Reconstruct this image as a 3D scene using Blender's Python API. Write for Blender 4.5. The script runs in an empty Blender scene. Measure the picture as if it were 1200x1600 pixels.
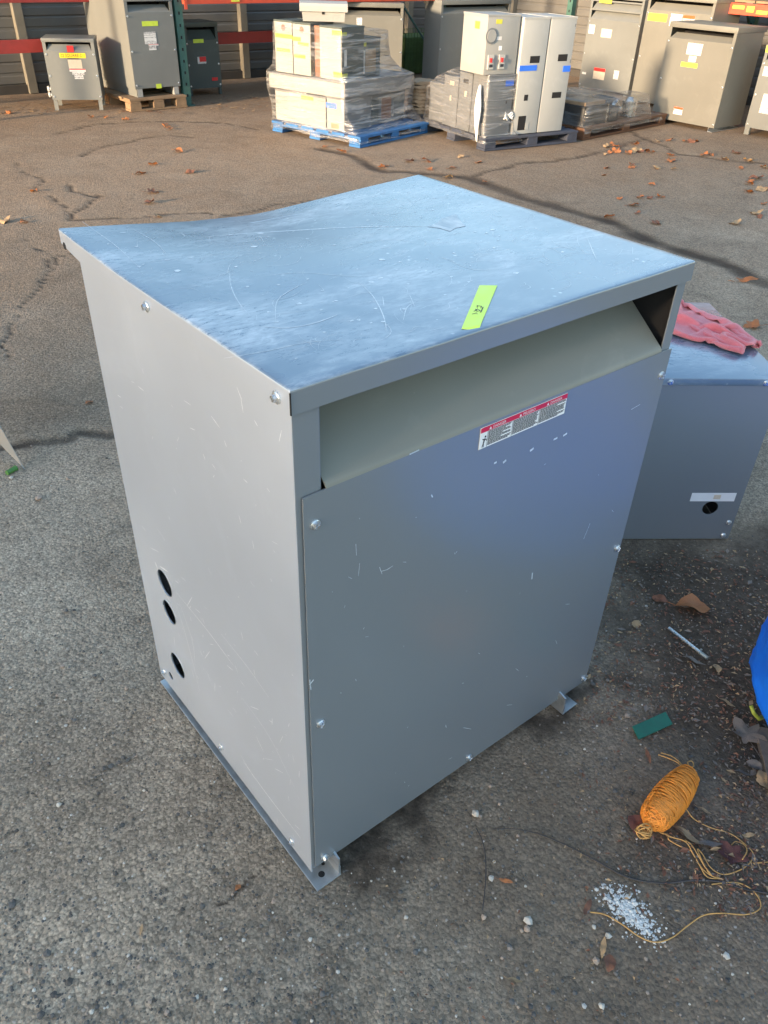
import bpy, bmesh, math, random
import numpy as np
from mathutils import Vector, Matrix, noise
random.seed(7); np.random.seed(7)
S = bpy.context.scene
COL = S.collection
R = math.radians

# ---------------------------------------------------------------- camera
CAM_LOC = Vector((-0.41622, -0.65971, 1.39563))
CAM_ROT = (0.94564, -0.029189, -0.67897)
F_PX = 1233.38                                   # focal length for a 1200 px wide frame
cd = bpy.data.cameras.new('camera'); cam = bpy.data.objects.new('camera', cd); COL.objects.link(cam)
cam.location = CAM_LOC; cam.rotation_mode = 'XYZ'; cam.rotation_euler = CAM_ROT
cd.sensor_fit = 'VERTICAL'; cd.sensor_height = 32.0; cd.lens = 32.0 * F_PX / 1600.0
cd.clip_start = 0.02; cd.clip_end = 2000
S.camera = cam
S.render.resolution_x = 768; S.render.resolution_y = 1024

# ---------------------------------------------------------------- sky, sun, exposure
SUN_EL = R(9.5); SUN_AZ = (-1.0, -0.12)          # low sun from the left, where the light comes from
SUN_EN = 2.0; SKY_STR = 0.15; EXPOSURE = 2.5
w = bpy.data.worlds.new('World'); S.world = w; w.use_nodes = True
nt = w.node_tree; nt.nodes.clear()
sky = nt.nodes.new('ShaderNodeTexSky'); sky.sky_type = 'NISHITA'; sky.sun_disc = False
sky.sun_elevation = SUN_EL; sky.sun_rotation = math.atan2(SUN_AZ[0], SUN_AZ[1])
sky.air_density = 1.0; sky.dust_density = .8; sky.ozone_density = 3.0
wb = nt.nodes.new('ShaderNodeMix'); wb.data_type = 'RGBA'; wb.blend_type = 'MULTIPLY'
wb.inputs[0].default_value = 1.0; wb.inputs[7].default_value = (1.25, 1.0, 0.78, 1)   # camera white balance, set for the shade
bg = nt.nodes.new('ShaderNodeBackground'); bg.inputs[1].default_value = SKY_STR
wo = nt.nodes.new('ShaderNodeOutputWorld')
nt.links.new(sky.outputs[0], wb.inputs[6]); nt.links.new(wb.outputs[2], bg.inputs[0]); nt.links.new(bg.outputs[0], wo.inputs[0])
sd = bpy.data.lights.new('sun', 'SUN'); sd.energy = SUN_EN; sd.angle = R(4.5); sd.color = (1.0, 0.75, 0.49)
sun = bpy.data.objects.new('sun', sd); COL.objects.link(sun)
sv = Vector((SUN_AZ[0], SUN_AZ[1], 0)).normalized() * math.cos(SUN_EL) + Vector((0, 0, math.sin(SUN_EL)))
sun.rotation_euler = sv.to_track_quat('Z', 'Y').to_euler(); sun.location = (-8, 0, 8)
vs = S.view_settings; vs.view_transform = 'Standard'; vs.look = 'None'; vs.gamma = 1.0; vs.exposure = EXPOSURE; vs.use_curve_mapping = False

# ---------------------------------------------------------------- helpers
MROT = cam.rotation_euler.to_matrix()
def ray(px, py): return MROT @ Vector(((px - 600) / F_PX, -(py - 800) / F_PX, -1))
def G(px, py, z=0.0):                              # where a spot of the photographed ground lies
    d = ray(px, py); return CAM_LOC + d * ((z - CAM_LOC.z) / d.z)

class MB:
    def __init__(s): s.v = []; s.f = []
    def add(s, vs_, fs_):
        o = len(s.v); s.v += [tuple(p) for p in vs_]; s.f += [tuple(i + o for i in f) for f in fs_]; return s
    def box(s, x0, x1, y0, y1, z0, z1, b=0.0):
        if b <= 0:
            return s.add([(x0,y0,z0),(x1,y0,z0),(x1,y1,z0),(x0,y1,z0),(x0,y0,z1),(x1,y0,z1),(x1,y1,z1),(x0,y1,z1)],
                         [(0,3,2,1),(4,5,6,7),(0,1,5,4),(1,2,6,5),(2,3,7,6),(3,0,4,7)])
        bm = bmesh.new(); bmesh.ops.create_cube(bm, size=1.0)
        for v in bm.verts: v.co = Vector(((x0+x1)/2 + v.co.x*(x1-x0), (y0+y1)/2 + v.co.y*(y1-y0), (z0+z1)/2 + v.co.z*(z1-z0)))
        bmesh.ops.bevel(bm, geom=bm.edges[:], offset=b, segments=2, affect='EDGES', profile=.6)
        bm.verts.index_update(); s.add([v.co for v in bm.verts], [[v.index for v in f.verts] for f in bm.faces]); bm.free(); return s
    def quad(s, a, b, c, d): return s.add([a, b, c, d], [(0, 1, 2, 3)])
    def slab(s, pts, th):                          # a polygon given thickness along its back normal
        pts = [Vector(p) for p in pts]; n = (pts[1]-pts[0]).cross(pts[2]-pts[0]).normalized(); k = len(pts)
        q = [p - n*th for p in pts]
        return s.add(pts + q, [tuple(range(k)), tuple(range(2*k-1, k-1, -1))] + [(i, i+k, (i+1) % k + k, (i+1) % k) for i in range(k)])
    def cyl(s, a, b, r0, r1=None, n=12, caps=True):
        a = Vector(a); b = Vector(b); r1 = r0 if r1 is None else r1
        d = (b - a).normalized(); x = d.orthogonal().normalized(); y = d.cross(x)
        vs_ = [a + (x*math.cos(t)+y*math.sin(t))*r0 for t in [2*math.pi*i/n for i in range(n)]] + [b + (x*math.cos(t)+y*math.sin(t))*r1 for t in [2*math.pi*i/n for i in range(n)]]
        fs_ = [(i, (i+1) % n, n+(i+1) % n, n+i) for i in range(n)]
        if caps: fs_ += [tuple(range(n-1, -1, -1)), tuple(range(n, 2*n))]
        return s.add(vs_, fs_)
    def tube(s, pts, r, n=6):
        pts = [Vector(p) for p in pts]; k = len(pts); vs_ = []; up = None
        for i, p in enumerate(pts):
            d = (pts[min(i+1, k-1)] - pts[max(i-1, 0)]).normalized()
            if up is None: up = d.orthogonal().normalized()
            up = (up - d*up.dot(d)); up = up.normalized() if up.length > 1e-6 else d.orthogonal().normalized()
            y = d.cross(up); rr = r[i] if hasattr(r, '__len__') else r
            vs_ += [p + (up*math.cos(2*math.pi*j/n) + y*math.sin(2*math.pi*j/n))*rr for j in range(n)]
        fs_ = [(i*n+j, i*n+(j+1) % n, (i+1)*n+(j+1) % n, (i+1)*n+j) for i in range(k-1) for j in range(n)]
        fs_ += [tuple(range(n-1, -1, -1)), tuple(range((k-1)*n, k*n))]
        return s.add(vs_, fs_)
    def xf(s, m): s.v = [tuple(m @ Vector(p)) for p in s.v]; return s
    def mesh(s, name, mat, smooth=False):
        me = bpy.data.meshes.new(name); me.from_pydata(s.v, [], s.f); me.materials.append(mat)
        if smooth is True: me.polygons.foreach_set('use_smooth', [True]*len(me.polygons))
        elif smooth: me.set_sharp_from_angle(angle=R(smooth)); me.polygons.foreach_set('use_smooth', [True]*len(me.polygons)); me.set_sharp_from_angle(angle=R(smooth))
        me.update(); return me
    def build(s, name, mat, parent=None, smooth=False):
        return link(name, s.mesh(name, mat, smooth), parent)
def link(name, me, parent=None, loc=None, rot=None):
    o = bpy.data.objects.new(name, me); COL.objects.link(o)
    if parent: o.parent = parent
    if loc is not None: o.location = loc
    if rot is not None: o.rotation_euler = rot
    return o
def tag(o, label=None, cat=None, group=None, kind=None):
    for k, v in (('label', label), ('category', cat), ('group', group), ('kind', kind)):
        if v: o[k] = v
    return o
def thing(name, label, cat, loc=(0, 0, 0), rz=0.0, group=None):
    return tag(link(name, None, None, loc, (0, 0, rz)), label, cat, group)
def spline(pts, k=8):
    P = [Vector(p) for p in pts]; P = [P[0]*2-P[1]] + P + [P[-1]*2-P[-2]]; out = []
    for i in range(1, len(P)-2):
        for j in range(k):
            t = j/k; a, b, c, d = P[i-1:i+3]
            out.append(.5*((2*b)+(c-a)*t+(2*a-5*b+4*c-d)*t*t+(3*b-a-3*c+d)*t**3))
    out.append(P[-2]); return out
def boolean_cut(o, cutter_mb):
    c = cutter_mb.build('cutter', o.data.materials[0])
    c.parent = o.parent
    m = o.modifiers.new('cut', 'BOOLEAN'); m.object = c; m.solver = 'EXACT'
    dg = bpy.context.evaluated_depsgraph_get(); dg.update()
    me = bpy.data.meshes.new_from_object(o.evaluated_get(dg)); o.modifiers.clear(); old = o.data; o.data = me; me.name = old.name
    bpy.data.objects.remove(c, do_unlink=True)
def text_mb(s, size, width=None):
    c = bpy.data.curves.new('t', 'FONT'); c.body = s; c.size = size; c.align_x = 'CENTER'; c.align_y = 'CENTER'; c.resolution_u = 2
    o = bpy.data.objects.new('t', c); COL.objects.link(o)
    dg = bpy.context.evaluated_depsgraph_get(); me = bpy.data.meshes.new_from_object(o.evaluated_get(dg))
    mb = MB(); mb.add([v.co for v in me.vertices], [tuple(p.vertices) for p in me.polygons])
    bpy.data.objects.remove(o, do_unlink=True)
    if width and mb.v:
        xs = [v[0] for v in mb.v]; k = width / max(1e-6, max(xs) - min(xs)); mb.v = [(x*k, y, z) for x, y, z in mb.v]
    return mb

# ---------------------------------------------------------------- materials
class N:
    def __init__(s, name):
        s.m = bpy.data.materials.new(name); s.m.use_nodes = True; s.t = s.m.node_tree; s.t.nodes.clear()
        s.out = s.t.nodes.new('ShaderNodeOutputMaterial')
    def n(s, typ, **k):
        nd = s.t.nodes.new('ShaderNode' + typ)
        for a, v in k.items():
            if a.startswith('i_'):
                key = a[2:]; key = int(key) if key.isdigit() else key.replace('_', ' ')
                s.put(nd.inputs[key], v)
            else: setattr(nd, a, v)
        return nd
    def put(s, inp, v):
        if isinstance(v, bpy.types.NodeSocket): s.t.links.new(v, inp)
        elif isinstance(v, bpy.types.Node): s.t.links.new(v.outputs[0], inp)
        elif isinstance(v, (tuple, list)) and len(v) == 3 and inp.type == 'RGBA': inp.default_value = (*v, 1)
        else: inp.default_value = v
    def math(s, op, a, b=None, c=None, clamp=False):
        nd = s.n('Math', operation=op, use_clamp=clamp); s.put(nd.inputs[0], a)
        if b is not None: s.put(nd.inputs[1], b)
        if c is not None: s.put(nd.inputs[2], c)
        return nd.outputs[0]
    def mix(s, f, a, b, bt='MIX'):
        nd = s.n('Mix', data_type='RGBA', blend_type=bt); s.put(nd.inputs[0], f); s.put(nd.inputs[6], a); s.put(nd.inputs[7], b); return nd.outputs[2]
    def ramp(s, f, lo, hi, a=0.0, b=1.0):
        nd = s.n('MapRange', clamp=True); s.put(nd.inputs[0], f); nd.inputs[1].default_value = lo; nd.inputs[2].default_value = hi
        nd.inputs[3].default_value = a; nd.inputs[4].default_value = b; return nd.outputs[0]
    def coord(s, kind='Object'): return s.n('TexCoord').outputs[kind]
    def pos(s): return s.n('NewGeometry').outputs['Position']
    def map(s, v, sc, rot=(0, 0, 0)):
        nd = s.n('Mapping'); s.put(nd.inputs[0], v); nd.inputs[3].default_value = sc if isinstance(sc, tuple) else (sc,)*3; nd.inputs[2].default_value = rot; return nd.outputs[0]
    def noise(s, v, sc, det=4, rough=.55, dist=0.0): return s.n('TexNoise', i_Vector=v, i_Scale=sc, i_Detail=det, i_Roughness=rough, i_Distortion=dist).outputs[0]
    def vor(s, v, sc, out='Distance', feat='F1', rnd=1.0): return s.n('TexVoronoi', feature=feat, i_Vector=v, i_Scale=sc, i_Randomness=rnd).outputs[out]
    def bump(s, h, st=.3, d=.002, nrm=None):
        nd = s.n('Bump', i_Height=h, i_Strength=st, i_Distance=d)
        if nrm is not None: s.put(nd.inputs['Normal'], nrm)
        return nd.outputs[0]
    def bsdf(s, base, rough=.5, metal=0.0, nrm=None, **k):
        b = s.n('BsdfPrincipled'); s.put(b.inputs['Base Color'], base); s.put(b.inputs['Roughness'], rough); s.put(b.inputs['Metallic'], metal)
        if nrm is not None: s.put(b.inputs['Normal'], nrm)
        for kk, v in k.items(): s.put(b.inputs[kk.replace('_', ' ')], v)
        s.t.links.new(b.outputs[0], s.out.inputs[0]); return s.m

def plain(name, col, rough=.6, var=.18, sc=25, metal=0.0, bump=.15, bd=.001, dirt=0.0, **k):
    n = N(name); c = n.coord(); a = n.noise(c, sc, 5); b = n.noise(c, sc*.13, 3)
    f = n.ramp(n.math('ADD', n.math('MULTIPLY', a, .5), n.math('MULTIPLY', b, .5)), .3, .7)
    lo = tuple(x*(1-var) for x in col); hi = tuple(min(1, x*(1+var)) for x in col)
    base = n.mix(f, lo, hi)
    if dirt: base = n.mix(n.ramp(n.noise(c, sc*.3, 6, .65), .5, .75, 0, dirt), base, (.10, .08, .06))
    r = n.ramp(a, .3, .7, max(.05, rough-.08), min(1, rough+.1))
    return n.bsdf(base, r, metal, n.bump(a, bump, bd), **k)

def paint_smooth(name, col, rough=.27, spec=.9, coat=.5):
    n = N(name); c = n.coord(); b = n.noise(c, 1.7, 2, .5)
    base = n.mix(b, tuple(x*.93 for x in col), tuple(x*1.07 for x in col))
    peel = n.bump(n.noise(c, 260, 2), .03, .0004)
    return n.bsdf(base, rough, 0.0, peel, Specular_IOR_Level=spec, Coat_Weight=coat, Coat_Roughness=.22)

def paint(name, col, rough=.36, scuff=.25, spec=.5, coat=0.0, streak=(7, 7, 7), dull=0.0, thr=(.55, .78), metal=0.0, cloud=0.0):
    """grey enamel on sheet steel: faint orange peel, smudges, a few rubbed pale marks"""
    n = N(name); c = n.coord()
    peel = n.noise(c, 420, 2); big = n.noise(c, 2.3, 4, .6); wave = n.noise(c, 1.6, 2, .5)
    sm = n.ramp(n.noise(n.map(c, streak), 1.0, 7, .72, .8), thr[0], thr[1], 0, scuff)
    base = n.mix(n.ramp(big, .3, .7), tuple(x*.93 for x in col), tuple(min(1, x*1.06) for x in col))
    base = n.mix(sm, base, tuple(min(1, x*1.5+.07) for x in col))
    spk = n.ramp(n.vor(c, 60), .0, .07, .55*scuff*2.2, 0.0)
    spk = n.math('MULTIPLY', spk, n.ramp(n.noise(c, 9, 3), .5, .62))
    base = n.mix(spk, base, (.55, .57, .58))
    base = n.mix(n.ramp(n.noise(c, 5.5, 6, .7), .58, .8, 0, dull), base, tuple(x*.72 for x in col))
    if cloud:                                       # rubbed, chalky clouds and specks
        cl = n.ramp(n.noise(n.map(c, (4, 7, 4), (0, 0, .5)), 1.0, 8, .62, .5), .45, .66); fi = n.ramp(n.noise(n.map(c, (40, 110, 40), (0, 0, .45)), 1.0, 6, .72, .6), .36, .72)
        fi2 = n.ramp(n.noise(c, 130, 3, .7), .52, .68); cm = n.math('MULTIPLY', cl, n.math('MAXIMUM', fi, n.math('MULTIPLY', fi2, .5)))
        dots = n.math('MULTIPLY', n.ramp(n.vor(c, 34), .05, .12, 1, 0), n.ramp(n.noise(c, 6, 3), .5, .6))
        base = n.mix(n.math('MULTIPLY', n.math('MAXIMUM', cm, dots), cloud), base, (.66, .72, .77)); sm = n.math('MAXIMUM', sm, n.math('MULTIPLY', cm, .5))
    r = n.math('ADD', n.ramp(big, .3, .7, rough-.05, rough+.06), n.math('MULTIPLY', sm, .35))
    nr = n.bump(peel, .04, .0004)
    return n.bsdf(base, r, metal, nr, Specular_IOR_Level=spec, Coat_Weight=coat, Coat_Roughness=.22)

M = {}
GREY = (.195, .210, .212)
M['paint'] = paint('grey_enamel_lit_side', (.43, .480, .550), .44, .14, spec=.8, coat=.5, metal=.30)  # same enamel, brightened and blued for the light and sky on the sides
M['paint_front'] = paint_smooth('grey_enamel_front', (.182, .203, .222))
M['paint_top'] = paint('grey_enamel_scuffed_skyblue', (.112, .165, .235), .27, .15, spec=.8, coat=.5, streak=(5, 12, 5), thr=(.50, .80), cloud=.9)  # scuffs are wear; the blue base carries the sky's reflection
M['paint_inner'] = paint('grey_enamel_dusty', (.20, .20, .172), .5, .25, dull=.6)
M['paint_far'] = paint('grey_enamel_yard', (.165, .172, .165), .40, .18)
M['paint_warm'] = paint('beige_grey_enamel', (.165, .160, .138), .45, .2)
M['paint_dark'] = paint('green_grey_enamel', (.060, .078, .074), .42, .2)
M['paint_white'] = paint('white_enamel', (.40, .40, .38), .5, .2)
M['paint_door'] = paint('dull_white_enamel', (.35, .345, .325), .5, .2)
M['paint_pale'] = paint('pale_grey_enamel', (.30, .30, .285), .45, .2)
M['paint_mid'] = paint('mid_grey_enamel', (.17, .18, .19), .4, .25)
M['galv'] = plain('galvanised_steel', (.50, .53, .55), .38, .2, 60, .75, .1, dirt=.35)
M['zinc'] = plain('zinc_bolt', (.72, .75, .77), .28, .15, 200, .9, .05)
M['rod'] = plain('zinc_rod', (.62, .67, .68), .3, .15, 200, .85, .05)
M['black'] = plain('black_rubber', (.045, .040, .038), .6, .3, 80)
M['void'] = plain('dark_inside', (.012, .012, .013), .9, .2, 20)
M['blue_pallet'] = plain('blue_painted_wood', (.022, .13, .34), .6, .35, 18, bump=.3, dirt=.35)
M['dark_pallet'] = plain('grey_blue_worn_wood', (.042, .05, .075), .7, .35, 18, bump=.3, dirt=.4)
M['brown_pallet'] = plain('brown_wood', (.13, .06, .03), .75, .35, 15, bump=.3, dirt=.3)
M['wood'] = plain('raw_wood', (.24, .155, .088), .75, .3, 15, bump=.35, dirt=.3)
M['rack_green'] = plain('rack_green_steel', (.045, .115, .095), .5, .25, 30, dirt=.2)
M['rack_red'] = plain('rack_orange_red_steel', (.50, .065, .03), .5, .2, 20, dirt=.15)
M['rack_red_shaded'] = plain('rack_red_steel_shaded', (.30, .03, .025), .5, .25, 20, dirt=.2)  # the beams' red, darkened in its colour for shade at the back
M['plank'] = plain('metal_siding', (.125, .122, .115), .5, .15, 4, bump=.05, dirt=.35)
M['stud'] = plain('siding_stud', (.17, .155, .125), .6, .2, 10, dirt=.2)
M['kerb'] = plain('dark_wall_base', (.05, .045, .04), .85, .3, 15)
M['stucco'] = plain('stucco', (.42, .37, .30), .9, .12, 12, bump=.3, bd=.004)
M['st_white'] = plain('paper_white', (.80, .80, .80), .45, .05, 40)
M['st_print'] = plain('paper_printed', (.62, .60, .58), .5, .35, 160)
M['st_tan'] = plain('paper_tan', (.62, .52, .40), .5, .15, 90)
M['st_red'] = plain('sticker_red', (.60, .03, .03), .4, .08, 60)
M['st_orange'] = plain('sticker_orange', (.66, .10, .03), .4, .15, 60)
M['st_yellow'] = plain('sticker_yellow', (.85, .62, .02), .4, .08, 60)
M['ink'] = plain('printed_ink', (.03, .03, .04), .6, .1, 90)
M['ink_red'] = plain('label_red', (.58, .015, .05), .35, .06, 60)
M['tape_green'] = plain('tape_yellow_green', (.62, .86, .10), .4, .08, 50, bump=.1)
M['tape_far'] = plain('tape_yellow_green_old', (.50, .62, .06), .5, .2, 40)
M['tape_yellow'] = plain('tape_yellow', (.55, .53, .06), .5, .12, 40)
M['tape_blue'] = plain('tape_blue', (.03, .16, .75), .5, .12, 40)
M['copper'] = plain('copper_brown', (.24, .115, .07), .55, .3, 40)
M['twine'] = plain('orange_twine', (.72, .25, .028), .6, .3, 300, bump=.4, dirt=.25)
M['twine_pale'] = plain('yellow_twine', (.55, .31, .10), .65, .25, 300, bump=.4)
M['granule'] = plain('white_granule', (.60, .59, .56), .75, .2, 120)
M['stone_white'] = plain('pale_stone', (.52, .48, .42), .8, .2, 80, bump=.4)
M['stone_pink'] = plain('pinkish_stone', (.36, .28, .22), .8, .15, 80, bump=.4)
M['green_plastic'] = plain('green_plastic', (.07, .20, .045), .5, .15, 80)
M['green_card'] = plain('dark_green_sheet', (.012, .13, .085), .6, .25, 60, bump=.2)
M['lime'] = plain('lime_plastic', (.30, .36, .05), .5, .15, 80)
M['steel'] = plain('bare_steel', (.55, .55, .54), .25, .2, 30, .9)
M['motor'] = plain('dark_machine_grey', (.035, .035, .035), .5, .3, 30)
M['cardboard'] = plain('brown_cardboard', (.34, .23, .14), .85, .35, 14, bump=.4, bd=.004, dirt=.3)
M['mesh_green'] = plain('green_netting', (.07, .14, .05), .8, .3, 50)

def mat_lines():
    n = N('printed_lines'); c = n.coord(); rows = n.noise(n.map(c, (2, 2, 130)), 1.0, 1, .5); words = n.noise(n.map(c, (120, 120, 130)), 1.0, 2, .5)
    f = n.math('MULTIPLY', n.ramp(rows, .46, .52), n.ramp(words, .40, .50))
    return n.bsdf(n.mix(n.math('MULTIPLY', f, .75), (.66, .65, .63), (.16, .15, .16)), .5)
M['st_lines'] = mat_lines()

def mat_leaf(name, a, b):
    n = N(name); c = n.coord(); f = n.noise(c, 60, 5, .6); v = n.noise(n.map(c, (40, 300, 40)), 1, 3)
    base = n.mix(n.ramp(f, .3, .7), a, b); base = n.mix(n.ramp(v, .6, .75, 0, .3), base, tuple(x*.4 for x in a))
    return n.bsdf(base, .62, 0, n.bump(f, .4, .002))
M['leaf_orange'] = mat_leaf('leaf_orange', (.27, .085, .025), (.40, .16, .055))
M['leaf_tan'] = mat_leaf('leaf_tan', (.34, .21, .10), (.46, .31, .17))
M['leaf_brown'] = mat_leaf('leaf_brown', (.14, .055, .03), (.24, .10, .05))
M['leaf_dark'] = mat_leaf('leaf_dark_red', (.075, .022, .018), (.14, .05, .035))
M['leaf_grey'] = mat_leaf('leaf_grey', (.15, .12, .10), (.24, .19, .15))

def mat_towel():
    n = N('pink_terry'); c = n.coord(); f = n.noise(c, 900, 3); g = n.noise(c, 14, 4)
    base = n.mix(n.ramp(g, .3, .7), (.78, .12, .15), (.88, .22, .235)); base = n.mix(n.ramp(f, .35, .65, 0, .35), base, (.93, .36, .36))
    return n.bsdf(base, .95, 0, n.bump(f, .8, .003), Sheen_Weight=.5)
M['towel'] = mat_towel()
def mat_bag():
    n = N('blue_woven_plastic'); c = n.coord(); f = n.noise(c, 500, 2); g = n.noise(c, 6, 4)
    base = n.mix(n.ramp(g, .3, .7), (.005, .13, .74), (.012, .20, .88))
    return n.bsdf(base, .42, 0, n.bump(f, .15, .001), Specular_IOR_Level=.4)
M['bag'] = mat_bag()
def mat_film(nm='stretch_film', hi=.62):
    n = N(nm); c = n.coord()
    st = n.noise(n.map(c, (2.2, 2.2, 34), (.42, .25, .3)), 1.0, 6, .7, .5); st2 = n.noise(n.map(c, (2.6, 2.6, 30), (-.5, -.3, .8)), 1.0, 6, .7, .9)
    h = n.math('ADD', st, n.math('MULTIPLY', st2, .8))
    nr = n.bump(h, .9, .02)
    tr = n.n('BsdfTransparent'); tr.inputs[0].default_value = (.95, .95, .95, 1)
    gl = n.n('BsdfGlossy', i_Roughness=.16); gl.inputs[0].default_value = (.9, .9, .9, 1); n.put(gl.inputs['Normal'], nr)
    df = n.n('BsdfDiffuse'); df.inputs[0].default_value = (.75, .74, .72, 1); n.put(df.inputs['Normal'], nr)
    mx = n.n('MixShader', i_0=.35); n.put(mx.inputs[1], gl); n.put(mx.inputs[2], df)
    fac = n.ramp(h, .84, 1.12, .03, hi)
    fr = n.n('Fresnel', i_IOR=1.35); n.put(fr.inputs['Normal'], nr)
    fac = n.math('ADD', fac, n.math('MULTIPLY', fr.outputs[0], .4), clamp=True)
    m2 = n.n('MixShader'); n.put(m2.inputs[0], fac); n.put(m2.inputs[1], tr); n.put(m2.inputs[2], mx)
    n.t.links.new(m2.outputs[0], n.out.inputs[0]); return n.m
M['film'] = mat_film(); M['film_thin'] = mat_film('clear_sheet', .28)
M['film_white'] = plain('bunched_film', (.80, .79, .76), .35, .15, 60, bump=.5)

def mat_ground():
    n = N('worn_asphalt'); p = n.pos()
    def at(nm): return n.n('Attribute', attribute_name=nm).outputs['Fac']
    crack, dirt, pale, soil, dust_sunwarm = at('crack'), at('dirt'), at('pale'), at('soil'), at('dust_sunwarm')
    warp = n.mix(.006, p, n.n('TexNoise', i_Vector=p, i_Scale=60.0, i_Detail=2.0).outputs['Color'], 'ADD')
    big = n.noise(p, .9, 5, .6); mid = n.noise(p, 6, 5, .65); fine = n.noise(p, 55, 4, .65)
    g1 = n.n('TexVoronoi', i_Vector=warp, i_Scale=135.0); g2 = n.n('TexVoronoi', i_Vector=warp, i_Scale=300.0)
    r1 = n.n('SeparateColor', i_0=g1.outputs['Color']).outputs[0]; r2 = n.n('SeparateColor', i_0=g2.outputs['Color']).outputs[0]
    r1b = n.n('SeparateColor', i_0=g1.outputs['Color']).outputs[1]
    base = n.mix(n.ramp(big, .3, .7), (.268, .206, .146), (.370, .290, .210))
    base = n.mix(n.ramp(mid, .35, .7, 0, .5), base, (.190, .148, .108))
    st1 = n.noise(p, 1.9, 6, .62, .4); st2 = n.noise(n.map(p, (1, 1, 1), (0, 0, 1)), 2.7, 6, .65, .8)
    base = n.mix(n.ramp(st1, .50, .66, 0, .65), base, (.43, .345, .255)); base = n.mix(n.ramp(st2, .52, .68, 0, .75), base, (.115, .086, .062))
    base = n.mix(pale, base, (.43, .350, .262))
    base = n.mix(n.math('MULTIPLY', soil, n.ramp(mid, .25, .75, .6, 1)), base, (.165, .120, .082))
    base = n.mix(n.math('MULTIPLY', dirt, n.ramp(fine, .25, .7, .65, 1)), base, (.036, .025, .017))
    base = n.mix(n.math('MULTIPLY', dust_sunwarm, n.ramp(big, .25, .75, .65, 1)), base, (.255, .168, .102))
    # stones of the aggregate: each one its own tone
    keep = n.math('SUBTRACT', 1.0, n.math('MULTIPLY', n.math('MAXIMUM', dirt, n.math('MULTIPLY', soil, .45)), .75))
    tone = n.ramp(r2, 0, 1, .68, 1.36)
    t1 = n.ramp(r1, 0, 1, .72, 1.30)
    tt = n.math('MULTIPLY', tone, t1)
    tt = n.math('ADD', 1.0, n.math('MULTIPLY', n.math('SUBTRACT', tt, 1.0), keep))
    hs = n.n('VectorMath', operation='SCALE'); n.put(hs.inputs[0], base); n.put(hs.inputs['Scale'], tt); base = hs.outputs[0]
    rim = n.ramp(g1.outputs['Distance'], .45, .85, 0, .45)
    base = n.mix(n.math('MULTIPLY', rim, keep), base, (.135, .106, .080))
    spk = n.math('MULTIPLY', n.ramp(r1b, .955, .965), n.ramp(g1.outputs['Distance'], .3, .42, 1, 0))
    spk = n.math('MULTIPLY', spk, n.ramp(n.noise(p, 2.3, 4), .42, .62, .08, .9))
    base = n.mix(n.math('MULTIPLY', spk, .85), base, (.44, .39, .34))
    tan = n.math('MULTIPLY', n.ramp(r1, .955, .965), n.ramp(g1.outputs['Distance'], .3, .5, 1, 0))
    base = n.mix(n.math('MULTIPLY', tan, .5), base, (.26, .19, .13))
    base = n.mix(n.math('MULTIPLY', crack, .92), base, (.045, .030, .020))
    h = n.math('SUBTRACT', 1.0, g1.outputs['Distance'])
    h = n.math('ADD', n.math('MULTIPLY', h, keep), n.math('ADD', n.math('MULTIPLY', n.math('MULTIPLY', r2, .4), keep), n.math('MULTIPLY', fine, .9)))
    rough = n.ramp(fine, .3, .7, .72, .95)
    return n.bsdf(base, rough, 0, n.bump(h, .8, .0035), Specular_IOR_Level=.35)
M['ground'] = mat_ground()

# ---------------------------------------------------------------- ground
def fractal(pts, amp, depth):
    P = [np.array(p[:2]) for p in pts]
    for _ in range(depth):
        Q = [P[0]]
        for a, b in zip(P[:-1], P[1:]):
            d = b - a; L = np.linalg.norm(d); nrm = np.array([-d[1], d[0]]) / max(L, 1e-9)
            Q += [(a+b)/2 + nrm*np.random.uniform(-1, 1)*amp*L, b]
        P = Q
    return P
def seg_dist(V, P, W):
    """signed closeness 1..0 to a wobbling line of half-width W"""
    out = np.zeros(len(V))
    for a, b in zip(P[:-1], P[1:]):
        ww = W * np.random.uniform(.55, 1.35); m = 3*ww
        lo = np.minimum(a, b) - m; hi = np.maximum(a, b) + m
        idx = np.where((V[:, 0] > lo[0]) & (V[:, 0] < hi[0]) & (V[:, 1] > lo[1]) & (V[:, 1] < hi[1]))[0]
        if not len(idx): continue
        d = b - a; t = np.clip(((V[idx]-a) @ d) / max(d @ d, 1e-12), 0, 1); q = np.linalg.norm(V[idx] - (a + t[:, None]*d), axis=1)
        out[idx] = np.maximum(out[idx], np.clip(1.5 - q/ww, 0, 1))
    return out
def poly_mask(V, P, soft):
    P = np.array(P); ins = np.zeros(len(V), bool); dist = np.full(len(V), 1e9)
    for a, b in zip(P, np.roll(P, -1, 0)):
        c = ((a[1] > V[:, 1]) != (b[1] > V[:, 1])); x = (b[0]-a[0])*(V[:, 1]-a[1])/(b[1]-a[1]+1e-12)+a[0]; ins ^= c & (V[:, 0] < x)
        d = b - a; t = np.clip(((V-a) @ d)/(d @ d), 0, 1); dist = np.minimum(dist, np.linalg.norm(V-(a+t[:, None]*d), axis=1))
    return np.clip(.5 + np.where(ins, dist, -dist)/soft, 0, 1)
def vnoise(x, y, sc, seed=0):
    rs = np.random.RandomState(seed); T = rs.rand(256, 256)
    X = x*sc+1000.3; Y = y*sc+1000.7; xi = np.floor(X).astype(int); yi = np.floor(Y).astype(int); fx = X-xi; fy = Y-yi
    fx = fx*fx*(3-2*fx); fy = fy*fy*(3-2*fy); g = lambda a, b: T[a % 256, b % 256]
    return (g(xi, yi)*(1-fx)+g(xi+1, yi)*fx)*(1-fy)+(g(xi, yi+1)*(1-fx)+g(xi+1, yi+1)*fx)*fy
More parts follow.
